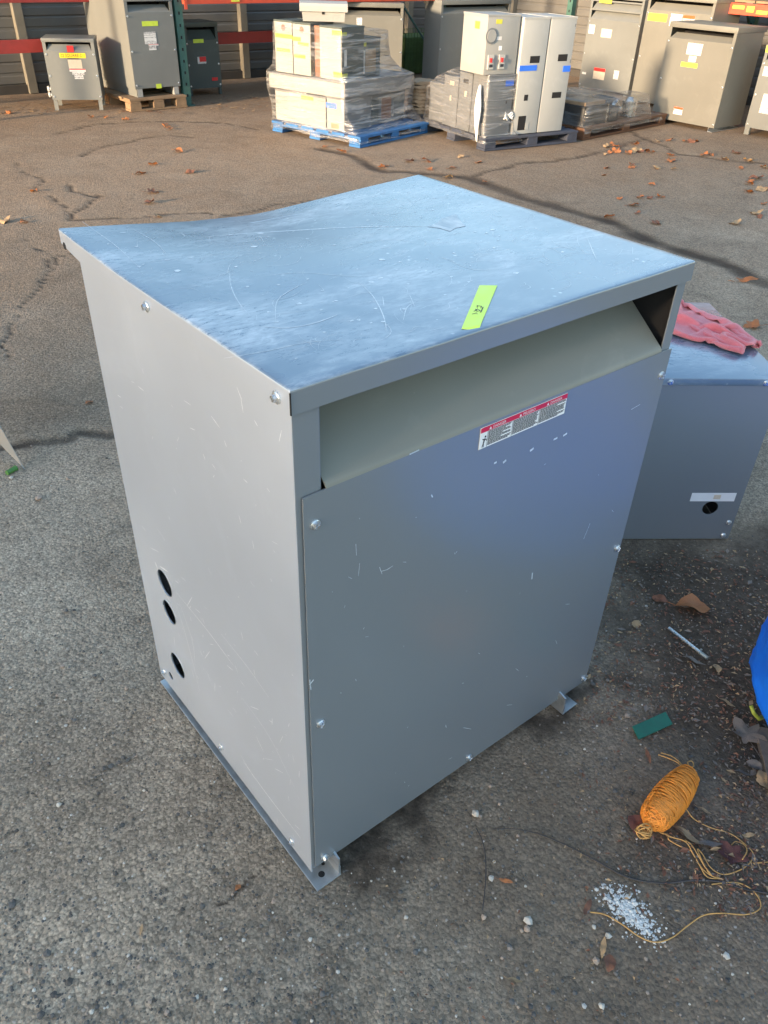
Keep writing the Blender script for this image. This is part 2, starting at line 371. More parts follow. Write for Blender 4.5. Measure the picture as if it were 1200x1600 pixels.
def fbm(x, y, sc, seed=0, o=4): return sum(vnoise(x, y, sc*2**i, seed+i)*.5**i for i in range(o))/sum(.5**i for i in range(o))
def g2(*pts): return [np.array(G(*p)[:2]) for p in pts]

def make_ground():
    fwd = 49.9
    ang = np.concatenate([np.arange(-38, 38, .26), np.arange(38, 322, 4.0)]) + fwd
    rad = np.concatenate([np.exp(np.arange(math.log(.3), math.log(13), .0056)), [14, 16, 19, 24, 32, 50, 90, 200, 500]])
    A, Rr = np.meshgrid(np.radians(ang), rad)
    x = (CAM_LOC.x + Rr*np.cos(A)).ravel(); y = (CAM_LOC.y + Rr*np.sin(A)).ravel(); nc = len(ang); nr = len(rad)
    V = np.stack([x, y], 1); near = (Rr.ravel() < 14)
    crack = np.zeros(len(V)); 
    lines = [
        (g2((-60,700),(23,697),(70,690),(109,686),(116,677),(140,676),(170,681),(215,672)), .019, .10),
        (g2((737,278),(815,308),(907,333),(971,352),(1044,384),(1109,404),(1155,420),(1200,443),(1290,470)), .055, .06),
        (g2((677,271),(737,275),(810,255),(907,244),(967,232),(1010,215)), .022, .10),
        (g2((500,232),(555,245),(583,262),(605,268),(640,268),(677,271),(737,278)), .040, .10),
        (g2((30,250),(60,300),(85,310),(105,330),(110,345)), .006, .15),
        (g2((110,345),(112,333),(130,325),(142,315),(150,305)), .010, .15),
        (g2((110,290),(135,305),(157,307)), .012, .2),
        (g2((110,345),(200,340),(290,332),(350,335),(430,318),(560,300)), .010, .12),
        (g2((83,210),(110,203),(130,197),(163,192),(200,190),(250,189),(300,190),(353,192),(400,202)), .014, .12),
        (g2((127,243),(150,232),(213,218),(240,213),(263,212),(300,214)), .015, .10),
        (g2((330,1415),(370,1390),(400,1368),(430,1345)), .0022, .2),
        (g2((985,205),(1030,225),(1060,240),(1110,247),(1200,255)), .020, .15),
        (g2((60,440),(85,405),(112,395)), .006, .2), (g2((40,360),(30,480),(10,560)), .004, .2),
    ]
    for P, W, amp in lines: crack = np.maximum(crack, seg_dist(V, fractal(P, amp, 3), W))
    crack *= .72 + .28*np.clip(fbm(x, y, 9, 5)*3-1, 0, 1)
    fb = fbm(x, y, 2.2, 11); fb2 = fbm(x, y, 7, 23); fb3 = fbm(x, y, 22, 31)
    wob = np.stack([(fb2-.5)*.25 + (fb3-.5)*.1, (fbm(x, y, 6, 41)-.5)*.25 + (fbm(x, y, 20, 47)-.5)*.1], 1)
    W_ = V + wob*near[:, None]
    dirt = poly_mask(W_, g2((915,1075),(955,900),(985,850),(1140,845),(1260,800),(1400,1000),(1300,1250),(1160,1260),(1090,1190),(1000,1130)), .16)
    dirt *= .75 + .25*np.clip((fb2-.3)*3, 0, 1)
    band = poly_mask(W_, g2((510,1390),(720,1215),(880,1110),(930,1080),(880,1060),(480,1330)), .05); dirt = np.maximum(dirt, band*.95)  # brown dirt strip, deepened as contact shadow under the front edge
    tw = poly_mask(W_, g2((985,1280),(1100,1290),(1220,1260),(1220,1440),(1130,1420),(1040,1370)), .08); dirt = np.maximum(dirt, tw*.7)
    soil = poly_mask(W_, g2((470,1420),(640,1260),(880,1100),(960,870),(1300,830),(1500,1700),(800,1800),(640,1560)), .30)
    soil = np.maximum(soil, poly_mask(W_, g2((0,150),(430,128),(440,180),(300,172),(160,175),(0,170)), .4)*.8)
    pale = poly_mask(W_, g2((-150,740),(130,690),(215,960),(255,1080),(120,1120),(-150,1050)), .35)*.55
    pale = np.maximum(pale, poly_mask(W_, g2((165,1215),(240,1080),(300,1140),(425,1340),(330,1395),(205,1415)), .05)*.55)
    pale = np.maximum(pale, poly_mask(W_, g2((-100,240),(700,240),(1300,260),(1300,420),(1100,385),(700,265),(100,330),(-100,380)), .6)*.30)
    pale *= .4 + .9*np.clip(fb*2-.5, 0, 1)
    dust_sunwarm = np.clip((y + .45*(fb-.5)*4 + .25*x*0 - 1.6)/1.6, 0, 1)*np.clip((22-y)/5, 0, 1)*(.75+.5*(fb2-.5))  # brown yard dust that also puts the sun's warmth into the far ground
    z = (fbm(x, y, 1.3, 61)-.5)*.010 + (fb2-.5)*.004 + (fb3-.5)*.0025 - crack*.007
    keepflat = np.clip(np.hypot(np.maximum(np.abs(x-.38)-.42, 0), np.maximum(np.abs(y-.3)-.36, 0))/.25, 0, 1)
    z = np.where(near, z*keepflat - (1-keepflat)*.001, 0.0) - .002
    co = np.zeros((len(V)+1, 3)); co[:-1, 0] = x; co[:-1, 1] = y; co[:-1, 2] = z; co[-1] = (CAM_LOC.x, CAM_LOC.y, -.002)
    i, j = np.meshgrid(np.arange(nr-1), np.arange(nc), indexing='ij'); j2 = (j+1) % nc
    Q = np.stack([i*nc+j, (i+1)*nc+j, (i+1)*nc+j2, i*nc+j2], -1).reshape(-1, 4)
    T = np.stack([np.full(nc, len(V)), np.arange(nc), (np.arange(nc)+1) % nc], 1)
    me = bpy.data.meshes.new('ground'); me.vertices.add(len(co)); me.vertices.foreach_set('co', co.ravel())
    nl = Q.size + T.size; me.loops.add(nl); me.loops.foreach_set('vertex_index', np.concatenate([Q.ravel(), T.ravel()]).astype(np.int32))
    np_ = len(Q)+len(T); me.polygons.add(np_)
    ls = np.concatenate([np.arange(len(Q))*4, Q.size+np.arange(len(T))*3]).astype(np.int32); me.polygons.foreach_set('loop_start', ls)
    me.polygons.foreach_set('use_smooth', np.ones(np_, bool)); me.update(); me.validate()
    for nm, a in (('crack', crack), ('dirt', dirt), ('soil', soil), ('pale', pale), ('dust_sunwarm', dust_sunwarm)):
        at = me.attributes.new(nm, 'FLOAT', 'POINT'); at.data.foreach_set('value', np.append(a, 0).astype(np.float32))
    me.materials.append(M['ground'])
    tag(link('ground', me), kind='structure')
make_ground()

# ---------------------------------------------------------------- yard walls of lapped metal siding
def siding(name, label, L, loc, rz, studs):
    t = thing(name, label, 'wall', loc, rz)
    prof = [(0, 0), (-.010, .012), (-.010, .075), (-.004, .085), (-.004, .105), (-.010, .115), (-.010, .185), (.0, .200)]
    mb = MB(); k = len(prof)
    mb.add([(x, y, z) for x in (0, L) for y, z in prof] + [(x, .012, z) for x in (0, L) for z in (0, .2)],
           [(i, i+k, i+1+k, i+1) for i in range(k-1)] + [(2*k, 2*k+1, 2*k+3, 2*k+2)])
    me = mb.mesh('plank', M['plank'])
    for c in range(15): link('plank', me, t, (0, 0, .08 + c*.2))
    MB().box(0, L, -.05, .02, -.1, .08).build('base', M['kerb'], t)
    for x in studs: MB().box(x-.045, x+.045, -.09, -.012, 0.0, 3.06, .004).build('stud', M['stud'], t)
    return t
siding('siding_wall', 'long grey lapped metal siding wall behind the cabinets at left', 16, (-6.7, 8.95, 0), 0, [-1.2+6.7+2.58*i-1.36 for i in range(5)])
siding('siding_wall', 'grey metal siding wall behind the cabinets at right', 12, (9.28, 8.94, 0), R(-90), [.55, 1.62, 3.2, 5.8, 8.4])
# the warehouse is an unseen block added at left to shade the near yard
t = thing('occluder', 'stucco warehouse added unseen beyond the left edge to shade the near yard', 'shade block', (-25, -22, 0))
MB().box(-12, 0, 0, 21.2, -.1, 5.6, .02).build('wall', M['stucco'], t)
MB().box(-12.15, .15, -.15, 21.3, 5.6, 5.8, .02).build('roof', M['kerb'], t)

# ---------------------------------------------------------------- pallet racks
def rack_post(t, x, y, h=3.0):
    mb = MB(); mb.box(x-.038, x+.038, y, y+.012, 0, h); mb.box(x-.038, x-.030, y+.012, y+.07, 0, h); mb.box(x+.030, x+.038, y+.012, y+.07, 0, h)
    o = mb.build('post', M['rack_green'], t)
    pl = MB().box(x-.06, x+.06, y-.03, y+.09, -.002, .006).build('foot_plate', M['rack_green'], o)
    hm = MB()
    for k in range(int(h/.1)): hm.box(x-.008, x+.008, y-.0015, y+.002, .08+k*.1, .105+k*.1)
    tag(hm.build('slots', M['void'], o), kind='stuff')
def beam(t, x0, x1, y, z, h, mat):
    mb = MB(); mb.box(x0, x1, y-.045, y-.003, z, z+h, .004); mb.box(x0, x0+.03, y-.05, y-.0455, z-.04, z+h+.02); mb.box(x1-.03, x1, y-.05, y-.0455, z-.04, z+h+.02)
    return mb.build('beam', mat, t)
t = thing('pallet_rack', 'pallet rack with green posts and red beams along the left wall', 'rack')
for x in (.95, 3.65, 7.06):
    rack_post(t, x, 7.46); rack_post(t, x, 8.30)
for x0, x1 in ((-1.7, .91), (.99, 3.61), (3.69, 7.02)): beam(t, x0, x1, 8.30, .435, .11, M['rack_red_shaded'])
for x0 in (-1.7, .99): beam(t, x0, x0+2.62, 8.30, .84, .10, M['rack_red_shaded'])
b = beam(t, 3.69, 7.02, 7.46, .865, .11, M['rack_red'])
MB().box(4.20, 4.29, 7.411, 7.4135, .88, .94).build('sticker', M['tape_yellow'], b)
for i in range(11): MB().box(3.70+i*.29, 3.975+i*.29, 7.47, 8.29, .98, 1.0).build('deck_board', M['wood'], t)
for i in range(9): MB().box(-1.6+i*.29*2, -1.05+i*.29*2, 7.47, 8.29, 1.95, 1.97).build('deck_board', M['wood'], t)
for x in (3.65, 7.06): MB().tube([(x, 7.52, .25), (x, 8.31, .85)], .014, 6).build('brace', M['rack_green'], t)
t = thing('pallet_rack', 'pallet rack with orange beam and yellow stickers at top right', 'rack', (8.36, 4.63, 0), R(-90))
for x in (-2.02, 0, 2.7):
    rack_post(t, x, 0); rack_post(t, x, .62)
    MB().tube([(x, .06, 1.35), (x, .62, .75)], .012, 6).build('brace', M['rack_green'], t)
b = beam(t, .04, 2.66, 0, .905, .10, M['rack_red'])
for x, w_, z, h_ in ((.13, .13, .955, .03), (.29, .08, .935, .05), (.40, .12, .925, .03), (.56, .10, .925, .05)):
    MB().box(x, x+w_, -.0485, -.0465, z, z+h_).build('sticker', M['tape_yellow'], b)
beam(t, .04, 2.66, .62, .905, .10, M['rack_red']); beam(t, -1.98, -.04, .62, .47, .10, M['rack_red'])
for i in range(9): MB().box(.05+i*.29, .325+i*.29, .01, .61, 1.01, 1.03).build('deck_board', M['wood'], t)

# ---------------------------------------------------------------- yard transformer cabinets
def bolt_mesh():
    mb = MB(); mb.cyl((0, 0, 0), (0, 0, .0016), .0085, n=16); mb.cyl((0, 0, .0016), (0, 0, .0024), .0075, .0065, n=16); mb.cyl((0, 0, .0022), (0, 0, .0072), .0052, .0048, n=6)
    mb.box(-.0045, .0045, -.0007, .0007, .0072, .0076)
    return mb.mesh('bolt', M['zinc'])
BOLT = bolt_mesh()
def bolt(parent, loc, nrm, sc=1.0):
    o = link('bolt', BOLT, parent, loc); o.rotation_euler = Vector(nrm).to_track_quat('Z', 'Y').to_euler(); o.scale = (sc,)*3
    o.rotation_euler.rotate_axis('Z', random.uniform(0, 1)); return o
def sticker(t, x0, x1, z0, z1, mat, y=-.0045, name='sticker', band=None):
    o = MB().box(x0, x1, y-.0008, y, z0, z1).build(name, M['st_lines' if mat in ('st_white', 'st_print') else mat], t)
    if band: MB().box(x0+.001, x1-.001, y-.0016, y-.0009, z1-(z1-z0)*.3, z1-.001).build('band', M[band], o)
    return o
def yard_cab(name, label, loc, rz, w_, d, h, z0=.03, mat='paint_far', vent=.13, steps=1, legs=True, gapw=.03, lidh=.045, slot=.028, shape=.10):
    t = thing(name, label, 'cabinet', loc, rz); m = M[mat]; top = h - lidh; vz = h - vent
    MB().box(0, .003, .003, d, z0, top, 0).build('side_panel', m, t)
    MB().box(w_-.003, w_, .003, d, z0, top, 0).build('side_panel', m, t)
    MB().box(.003, w_-.003, d-.003, d-.0005, z0, top).build('back_panel', m, t)
    MB().box(.003, w_-.003, .004, d-.004, z0+.004, z0+.007).build('floor', m, t)
    MB().box(.0005, w_-.0005, -.003, .0025, z0+.004, vz).build('front_panel', m, t)
    for x in (.0005, w_-gapw): MB().box(x, x+gapw-.0005, -.001, .004, vz, top).build('post', m, t)
    zz = vz; yy = 0.0
    for k in range(steps):
        hh = (top - slot - vz)/steps
        MB().slab([(gapw, yy-.003, zz), (w_-gapw, yy-.003, zz), (w_-gapw-.02, yy+shape*.6, zz+hh), (gapw+.02, yy+shape*.6, zz+hh)], .002).build('vent_slope', m, t)
        if steps > 1: MB().box(gapw, w_-gapw, yy-.004, yy-.001, zz+hh-.004, zz+hh+.012).build('vent_lip', m, t)
        zz += hh
    MB().box(-.004, w_+.004, -.005, d+.03, top, h, .004).build('lid', m, t, 30)
    MB().box(gapw, w_-gapw, .22, .225, vz-.2, top-.002).build('inner_baffle', M['void'], t)
    if legs:
        for x in (.012, w_-.062):
            l = MB().box(x, x+.05, -.004, d, 0.0, .005); l.box(x, x+.004, .003, d-.004, .005, z0+.03); l.build('rail', M['galv'] if z0 < .06 else m, t)
    for x in (.018, w_-.018):
        for z in (z0+.03, (z0+vz)/2, vz-.03): bolt(t, (x, -.003, z), (0, -1, 0), 1.1)
    return t

# small cabinet with the yellow maker's label
t = yard_cab('transformer_cabinet', 'small grey cabinet with yellow nameplate standing on thin legs', (2.425, 7.82, 0), R(-27), .455, .33, .595, .085, 'paint_far', .10, legs=False, shape=.06, slot=.02, lidh=.03)
for x in (.004, .411):
    for y in (.006, .28): MB().box(x, x+.036, y, y+.004, 0.006, .09).box(x, x+.036, y-.012, y+.02, 0, .006).build('leg', M['paint_far'], t)
s = sticker(t, .135, .365, .438, .478, 'st_yellow', name='nameplate')
tm = text_mb('SQUARE-D', .034, .155).xf(Matrix.Translation((.262, -.0056, .458)) @ Matrix.Rotation(R(90), 4, 'X')); tm.build('lettering', M['ink'], s)
lg = MB(); lg.box(.148, .172, -.0058, -.0054, .446, .450); lg.box(.148, .172, -.0058, -.0054, .466, .470); lg.box(.148, .152, -.0058, -.0054, .450, .466); lg.box(.168, .172, -.0058, -.0054, .450, .466); lg.build('emblem', M['ink'], s)
MB().box(.20, .30, -.0055, -.0046, .428, .434).build('sticker', M['ink'], t)
sticker(t, .21, .27, .484, .538, 'st_red'); sticker(t, .20, .32, .352, .425, 'st_tan'); sticker(t, .20, .345, .325, .350, 'st_white', band='st_red')
sticker(t, .22, .33, .30, .3245, 'st_white'); sticker(t, .235, .315, .266, .2995, 'st_white')
for z in (.115, .165):
    MB().cyl((-.03, .12, z), (.0, .12, z), .017, n=14).cyl((-.045, .12, z), (-.03, .12, z), .024, n=8).build('conduit_fitting', M['granule'], t)

# tall cabinet on a raw wood pallet
def wood_pallet(name, label, loc, rz, L, W_, mat, h=.12, nb=6, nblk=3, cat='pallet'):
    t = thing(name, label, cat, loc, rz); m = M[mat]; e = random.Random(int(L*997+W_*31)); bw = W_/nb*.80
    for i in range(nb):
        y = i*(W_-bw)/(nb-1); MB().box(e.uniform(-.004, .004), L+e.uniform(-.004, .004), y, y+bw, h-.020, h-e.uniform(0, .003), .002).build('deck_board', m, t)
    for i in range(nblk):
        x = i*(L-.12)/(nblk-1)
        MB().box(x+.01, x+.11, .004, W_-.004, h-.038, h-.0205).build('stringer', m, t)
        for j in range(3):
            y = .006 + j*(W_-.132)/2; MB().box(x+.004, x+.116, y, y+.12, .0185, h-.0385, .003).build('block', m, t)
    for j in range(3):
        y = .004 + j*(W_-.128)/2; MB().box(0, L, y, y+.12, 0.0, .018, .002).build('bottom_board', m, t)
    return t
wood_pallet('wooden_pallet', 'small raw wood pallet under the tall cabinet at left', (3.00, 7.38, 0), 0, .60, 1.08, 'wood', .11, 6)
t = yard_cab('transformer_cabinet', 'tall grey cabinet on a raw wood pallet beside the green post', (3.105, 7.45, .11), 0, .475, .96, .825, .07, 'paint_far', .13, gapw=.03)
for x in (.02, .40):
    MB().box(x, x+.05, .0, .05, 0, .07).build('leg', M['paint_pale'], t); MB().box(x, x+.05, .88, .94, 0, .07).build('leg', M['paint_pale'], t)
sticker(t, .15, .31, .585, .625, 'tape_far'); sticker(t, .155, .275, .44, .54, 'st_print'); sticker(t, .19, .29, .425, .4395, 'st_white', band='st_red'); sticker(t, .19, .265, .39, .424, 'st_white')
sticker(t, .215, .27, .066, .105, 'tape_far')
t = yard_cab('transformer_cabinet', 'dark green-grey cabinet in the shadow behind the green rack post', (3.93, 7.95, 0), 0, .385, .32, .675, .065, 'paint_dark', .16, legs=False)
for x in (.004, .355): MB().box(x, x+.026, .004, .03, 0, .07).build('leg', M['paint_dark'], t)
sticker(t, .09, .21, .49, .525, 'tape_far'); s = sticker(t, .12, .22, .30, .365, 'st_white'); MB().box(.142, .219, -.0062, -.0055, .318, .364).build('band', M['st_red'], s)
sticker(t, .27, .34, .135, .165, 'st_red')
t = yard_cab('transformer_cabinet', 'wide beige-grey cabinet standing behind the left pallet', (5.42, 7.65, 0), R(-30), .92, .5, .86, .04, 'paint_warm', .12, slot=.035)
sticker(t, .40, .46, .60, .72, 'st_print')
t = yard_cab('transformer_cabinet', 'wide dark grey cabinet behind the right pallet, warm lit on its left side', (6.88, 7.30, 0), R(0), 1.15, .28, .875, .03, 'paint_far', .13)
sticker(t, .53, .71, .58, .70, 'st_print'); sticker(t, .50, .74, .545, .5795, 'st_white', band='st_red'); sticker(t, .55, .69, .49, .5445, 'st_white'); sticker(t, .46, .80, .45, .4885, 'tape_far')
t = yard_cab('transformer_cabinet', 'grey cabinet with double stepped vent behind the brown pallet', (8.40, 6.37, 0), R(-90), .745, .6, .99, .02, 'paint_far', .25, steps=2)
sticker(t, .12, .30, .90-.0, .935, 'tape_yellow', y=-.0065)
sticker(t, .03, .115, .585, .68, 'st_white'); sticker(t, .22, .37, .565, .65, 'st_tan'); sticker(t, .20, .37, .13, .25, 'st_tan', band='st_red'); sticker(t, .50, .57, .16, .25, 'st_print'); sticker(t, .03, .09, .16, .185, 'st_white')
t = yard_cab('transformer_cabinet', 'tall tan-lit cabinet standing behind the beige cabinet at right', (8.05, 5.33, 0), R(-90), .80, .5, 1.04, .03, 'paint_warm', .14)
sticker(t, .03, .27, .80, .87, 'tape_yellow'); sticker(t, .31, .45, .77, .88, 'st_white'); sticker(t, .46, .60, .775, .88, 'st_white', band='st_orange')
t = yard_cab('transformer_cabinet', 'beige-grey cabinet at right with slotted vent and one dark side', (7.30, 4.505, 0), R(-90), .715, .47, .865, .035, 'paint_warm', .13, slot=.04)
sticker(t, .24, .40, .615, .71, 'st_white'); sticker(t, .28, .36, .555, .605, 'st_white'); sticker(t, .21, .39, .51, .548, 'tape_far'); sticker(t, .24, .34, .10, .165, 'st_white', band='st_orange')
t = yard_cab('transformer_cabinet', 'pale grey cabinet cut off by the right edge of the picture', (7.52, 3.60, 0), R(-90), .75, .5, .745, .06, 'paint_far', .12, legs=False)
for x in (.0, .70): MB().box(x+.002, x+.05, .004, .03, 0, .065).build('leg', M['paint_far'], t)
sticker(t, .035, .16, .50, .575, 'st_white'); sticker(t, .10, .22, .20, .36, 'st_white'); MB().box(.005, .10, -.0075, -.0055, .685, .74).build('sticker', M['tape_yellow'], t)

# green wire basket between the two wide cabinets
t = thing('wire_basket', 'green wire mesh basket in the shade between the wide cabinets', 'basket', (7.12, 8.20, 0))
for (a, b_) in (((0, 0), (.8, 0)), ((0, .5), (.8, .5)), ((0, 0), (0, .5)), ((.8, 0), (.8, .5))):
    mb = MB(); A = Vector((*a, 0)); B = Vector((*b_, 0)); k = int((B-A).length/.05)
    for i in range(k+1):
        p = A.lerp(B, i/k); mb.tube([p+Vector((0, 0, .02)), p+Vector((0, 0, .47))], .0035, 4)
    for z in np.arange(.02, .48, .05): mb.tube([A+Vector((0, 0, z)), B+Vector((0, 0, z))], .0035, 4)
    mb.build('mesh_side', M['mesh_green'], t)
MB().box(.02, .78, .02, .48, .015, .42, .02).build('liner', M['mesh_green'], t)

# ---------------------------------------------------------------- pallets of switchgear
class Fr:
    """a pallet's own axes: u along its right-hand face, v along its left-hand face"""
    def __init__(s, F, a): s.F = Vector((*F, 0)); s.a = R(a); s.u = Vector((math.cos(s.a), math.sin(s.a), 0)); s.v = Vector((-math.sin(s.a), math.cos(s.a), 0))
    def p(s, u, v, z=0): return s.F + s.u*u + s.v*v + Vector((0, 0, z))
P1 = Fr((3.916, 4.958), 13); P2 = Fr((4.742, 4.328), -8.5); P3 = Fr((5.86, 4.20), 4)

def unit(fr, label, u0, u1, v0, v1, z0, z1, mat, name='switchgear_unit', cat='switchgear', group=None, door=None):
    """a sheet metal unit with a lipped top, its base at the given corner; local x along u, y along v"""
    t = thing(name, label, cat, fr.p(u0, v0, z0), fr.a, group); a, b, h = u1-u0, v1-v0, z1-z0
    MB().box(0, a, 0, b, 0, h, .004).build('case', M[mat], t, 30)
    mb = MB(); e = .006
    mb.box(-.0025, a+.0025, -.0025, e, h-.012, h+.0025); mb.box(-.0025, a+.0025, b-e, b+.0025, h-.012, h+.0025)
    mb.box(-.0025, e, e, b-e, h-.012, h+.0025); mb.box(a-e, a+.0025, e, b-e, h-.012, h+.0025)
    mb.build('top_lip', M[mat], t)
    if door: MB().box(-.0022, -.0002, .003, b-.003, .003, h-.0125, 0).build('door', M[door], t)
    return t
def on_left(t, v0, v1, z0, z1, mat, name='sticker', th=.0015): return MB().box(-th-.0024, -.0002, v0, v1, z0, z1).build(name, M[mat], t)
def on_right(t, u0, u1, z0, z1, mat, name='sticker', th=.0015): return MB().box(u0, u1, -th, -.0002, z0, z1).build(name, M[mat], t)

# pallet one
wood_pallet('blue_pallet', 'bright blue pallet carrying the film-wrapped white boxes', P1.p(0, 0), P1.a, .97, 1.02, 'blue_pallet', .088)
t = unit(P1, 'long low white metal box at the left end of the blue pallet', .05, .40, .42, 1.01, .09, .33, 'paint_mid', door='paint_door')
on_left(t, .28, .42, .205, .232, 'st_tan'); on_left(t, .14, .279, .195, .225, 'tape_yellow'); on_left(t, .30, .315, .13, .15, 'st_tan')
t = unit(P1, 'narrow white metal box at the front corner of the blue pallet, blue tape on it', .05, .40, .215, .41, .09, .338, 'paint_mid', door='paint_door')
on_left(t, .085, .20, .165, .205, 'tape_blue'); on_left(t, .06, .145, .015, .055, 'cardboard', 'cut_out')
t = unit(P1, 'grey metal box under film at the right of the blue pallet', .43, .93, .25, .98, .09, .335, 'paint_mid')
on_right(t, .02, .12, .03, .20, 'paint_dark', 'door'); on_right(t, .16, .30, .03, .20, 'copper', 'door'); on_right(t, .34, .48, .03, .20, 'paint_dark', 'door')
t = unit(P1, 'wide flat metal tray lying across the white boxes, wrapped in film', .02, .94, .185, 1.05, .345, .462, 'paint_mid', 'metal_tray', 'tray', door='paint_door')
tops = [('left upright white panel box with round knockout and yellow tape', .782, .987), ('middle upright white panel box with round knockout and yellow tape', .578, .776), ('right upright white panel box beside the copper strip', .243, .478)]
for i, (lb, v0, v1) in enumerate(tops):
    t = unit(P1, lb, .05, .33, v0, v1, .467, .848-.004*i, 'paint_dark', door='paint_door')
    b = v1-v0
    if i < 2:
        k = MB().cyl((-.004, b*.48, .33), (-.0023, b*.48, .33), .026, n=20).build('knockout', M['paint_mid'], t)
        MB().cyl((-.0047, b*.48, .33), (-.0041, b*.48, .33), .019, n=20).build('hole', M['copper'], k)
    if i == 0: on_left(t, .0, b-.01, .255, .285, 'tape_yellow'); on_left(t, .03, b-.02, .155, .18, 'tape_yellow')
    if i == 1: on_left(t, b-.09, b, .245, .275, 'tape_yellow'); on_left(t, .02, .14, .215, .24, 'tape_yellow'); on_left(t, .06, b-.01, .125, .15, 'tape_yellow')
    if i == 2:
        on_left(t, 0, .10, .315, .35, 'tape_yellow'); on_right(t, .0, .06, .315, .34, 'tape_yellow'); on_left(t, 0, .09, .02, .06, 'tape_yellow'); on_right(t, 0, .07, .02, .05, 'tape_yellow'); on_right(t, .03, .06, .10, .22, 'st_print')
t = unit(P1, 'copper-brown strip standing between the upright white boxes', .09, .31, .484, .572, .467, .83, 'copper', 'copper_strip', 'busbar')
t = unit(P1, 'dark grey metal box standing on the tray behind the upright boxes', .36, .62, .30, .80, .467, .745, 'paint_dark')
on_right(t, .0, .07, .22, .25, 'tape_yellow'); on_right(t, .02, .05, .02, .19, 'st_print'); on_right(t, .06, .2, .03, .20, 'cardboard')
# meter box on top
t = thing('meter_box', 'beige enclosure with domed lid lying on top of the left stack', 'enclosure', P1.p(.19, .60, .852) + Vector((-.105, .09, 0)), R(-34))
mb = MB(); mb.add([(0, 0, 0), (.34, 0, 0), (.34, .22, 0), (0, .22, 0), (-.008, -.006, .075), (.348, -.006, .075), (.348, .226, .075), (-.008, .226, .075)], [(0,3,2,1),(4,5,6,7),(0,1,5,4),(1,2,6,5),(2,3,7,6),(3,0,4,7)]); mb.build('case', M['paint_pale'], t)
prof = [(-.022, .070), (-.024, .108), (-.012, .126), (.04, .136), (.115, .141), (.19, .136), (.236, .126), (.246, .108), (.244, .070)]
mb = MB(); k = len(prof); mb.add([(x, y, z) for x in (-.026, .366) for y, z in prof], [(i, i+k, i+1+k, i+1) for i in range(k-1)] + [tuple(range(k-1, -1, -1)), tuple(range(k, 2*k)), (0, k-1, 2*k-1, k)]); mb.build('lid', M['paint_door'], t, 35)
MB().box(.155, .177, -.0095, -.003, .05, .075).build('latch_hole', M['void'], t)

def film(label, fr, rings, seed, n=64, amp=.012):
    """stretch film pulled round the stack, one loft of rounded rectangles"""
    mb = MB(); vs_ = []
    for k, (u0, u1, v0, v1, z) in enumerate(rings):
        pts = []; c = [(u0, v0), (u1, v0), (u1, v1), (u0, v1)]; per = n//4
        for s_ in range(4):
            a, b = c[s_], c[(s_+1) % 4]
            for i in range(per):
                q = i/per; x = a[0]+(b[0]-a[0])*q; y = a[1]+(b[1]-a[1])*q
                nz = noise.noise(Vector((x*6+seed, y*6, z*9))); wv = math.sin(q*math.pi)
                nx, ny = [(0, -1), (1, 0), (0, 1), (-1, 0)][s_]
                pts.append(fr.p(x+nx*(amp*nz*wv-.0), y+ny*amp*nz*wv, z + .02*noise.noise(Vector((x*3, y*3+seed, 2.1*k)))*(1 if k in (0, len(rings)-1) else .4)))
        vs_ += pts
    m_ = len(rings)
    fs_ = [(k*n+i, k*n+(i+1) % n, (k+1)*n+(i+1) % n, (k+1)*n+i) for k in range(m_-1) for i in range(n)]
    mb.add(vs_, fs_); return tag(mb.build('stretch_film', M['film'], smooth=True), label, 'plastic film')
film('clear stretch film wound round the white boxes of the blue pallet', P1,
     [(-.008, .985, -.008, 1.03, .03), (.02, .97, .10, 1.03, .12), (.025, .95, .185, 1.04, .22), (.008, .95, .170, 1.066, .335), (.006, .952, .168, 1.068, .40), (.008, .95, .172, 1.066, .466), (.030, .80, .22, 1.01, .52), (.036, .68, .232, 1.0, .60), (.038, .65, .234, .998, .70), (.040, .64, .236, .996, .80), (.042, .40, .238, .994, .835)], 3.1)

# pallet two
wood_pallet('dark_pallet', 'dark worn pallet carrying the tall white units', P2.p(0, 0), P2.a, 1.02, 1.02, 'dark_pallet', .098)
for lb, u0, u1, wins in (('tall white unit, left of the two standing on the dark pallet', .312, .574, ((.10, .20, .53, .58), (.085, .125, .255, .30), (.05, .13, .03, .14))),
                   ('tall white unit, right of the two standing on the dark pallet', .588, .858, ((.12, .22, .535, .585), (.11, .21, .26, .305)))):
    t = unit(P2, lb, u0, u1, .05, .42, .10, .948, 'paint_white'); h = .848
    for (a, b_, z0, z1) in wins: on_right(t, a, b_, z0, z1, 'void', 'cut_out')
    if u0 < .4: on_right(t, .0, .18, .475, .515, 'tape_blue', th=.003); MB().box(.13, .165, -.004, -.0016, .03, .085).build('flap', M['paint_white'], t)
    else: on_right(t, .19, .269, .455, .50, 'tape_blue', th=.003); on_right(t, .255, .268, .52, .545, 'paint_mid', 'hinge'); on_right(t, .255, .268, .78, .80, 'paint_mid', 'hinge')
t = unit(P2, 'dark grey door panel unit at the front corner of the dark pallet, blue tape', .03, .285, .065, .28, .10, .552, 'paint_mid')
on_right(t, .17, .253, .37, .415, 'tape_blue'); on_right(t, .19, .20, .24, .26, 'void', 'hole')
t = unit(P2, 'grey box with a handle slot, second along the left of the dark pallet', .03, .30, .295, .475, .10, .535, 'paint_mid')
on_left(t, .05, .12, .36, .39, 'void', 'handle_slot'); on_left(t, .06, .09, .26, .30, 'st_tan')
t = unit(P2, 'grey box, third along the left of the dark pallet', .03, .32, .49, .70, .10, .485, 'paint_mid'); on_left(t, .06, .12, .32, .35, 'st_tan'); on_left(t, .09, .11, .20, .24, 'st_tan')
unit(P2, 'low grey box at the far left end of the dark pallet', .05, .40, .72, .95, .10, .40, 'paint_mid')
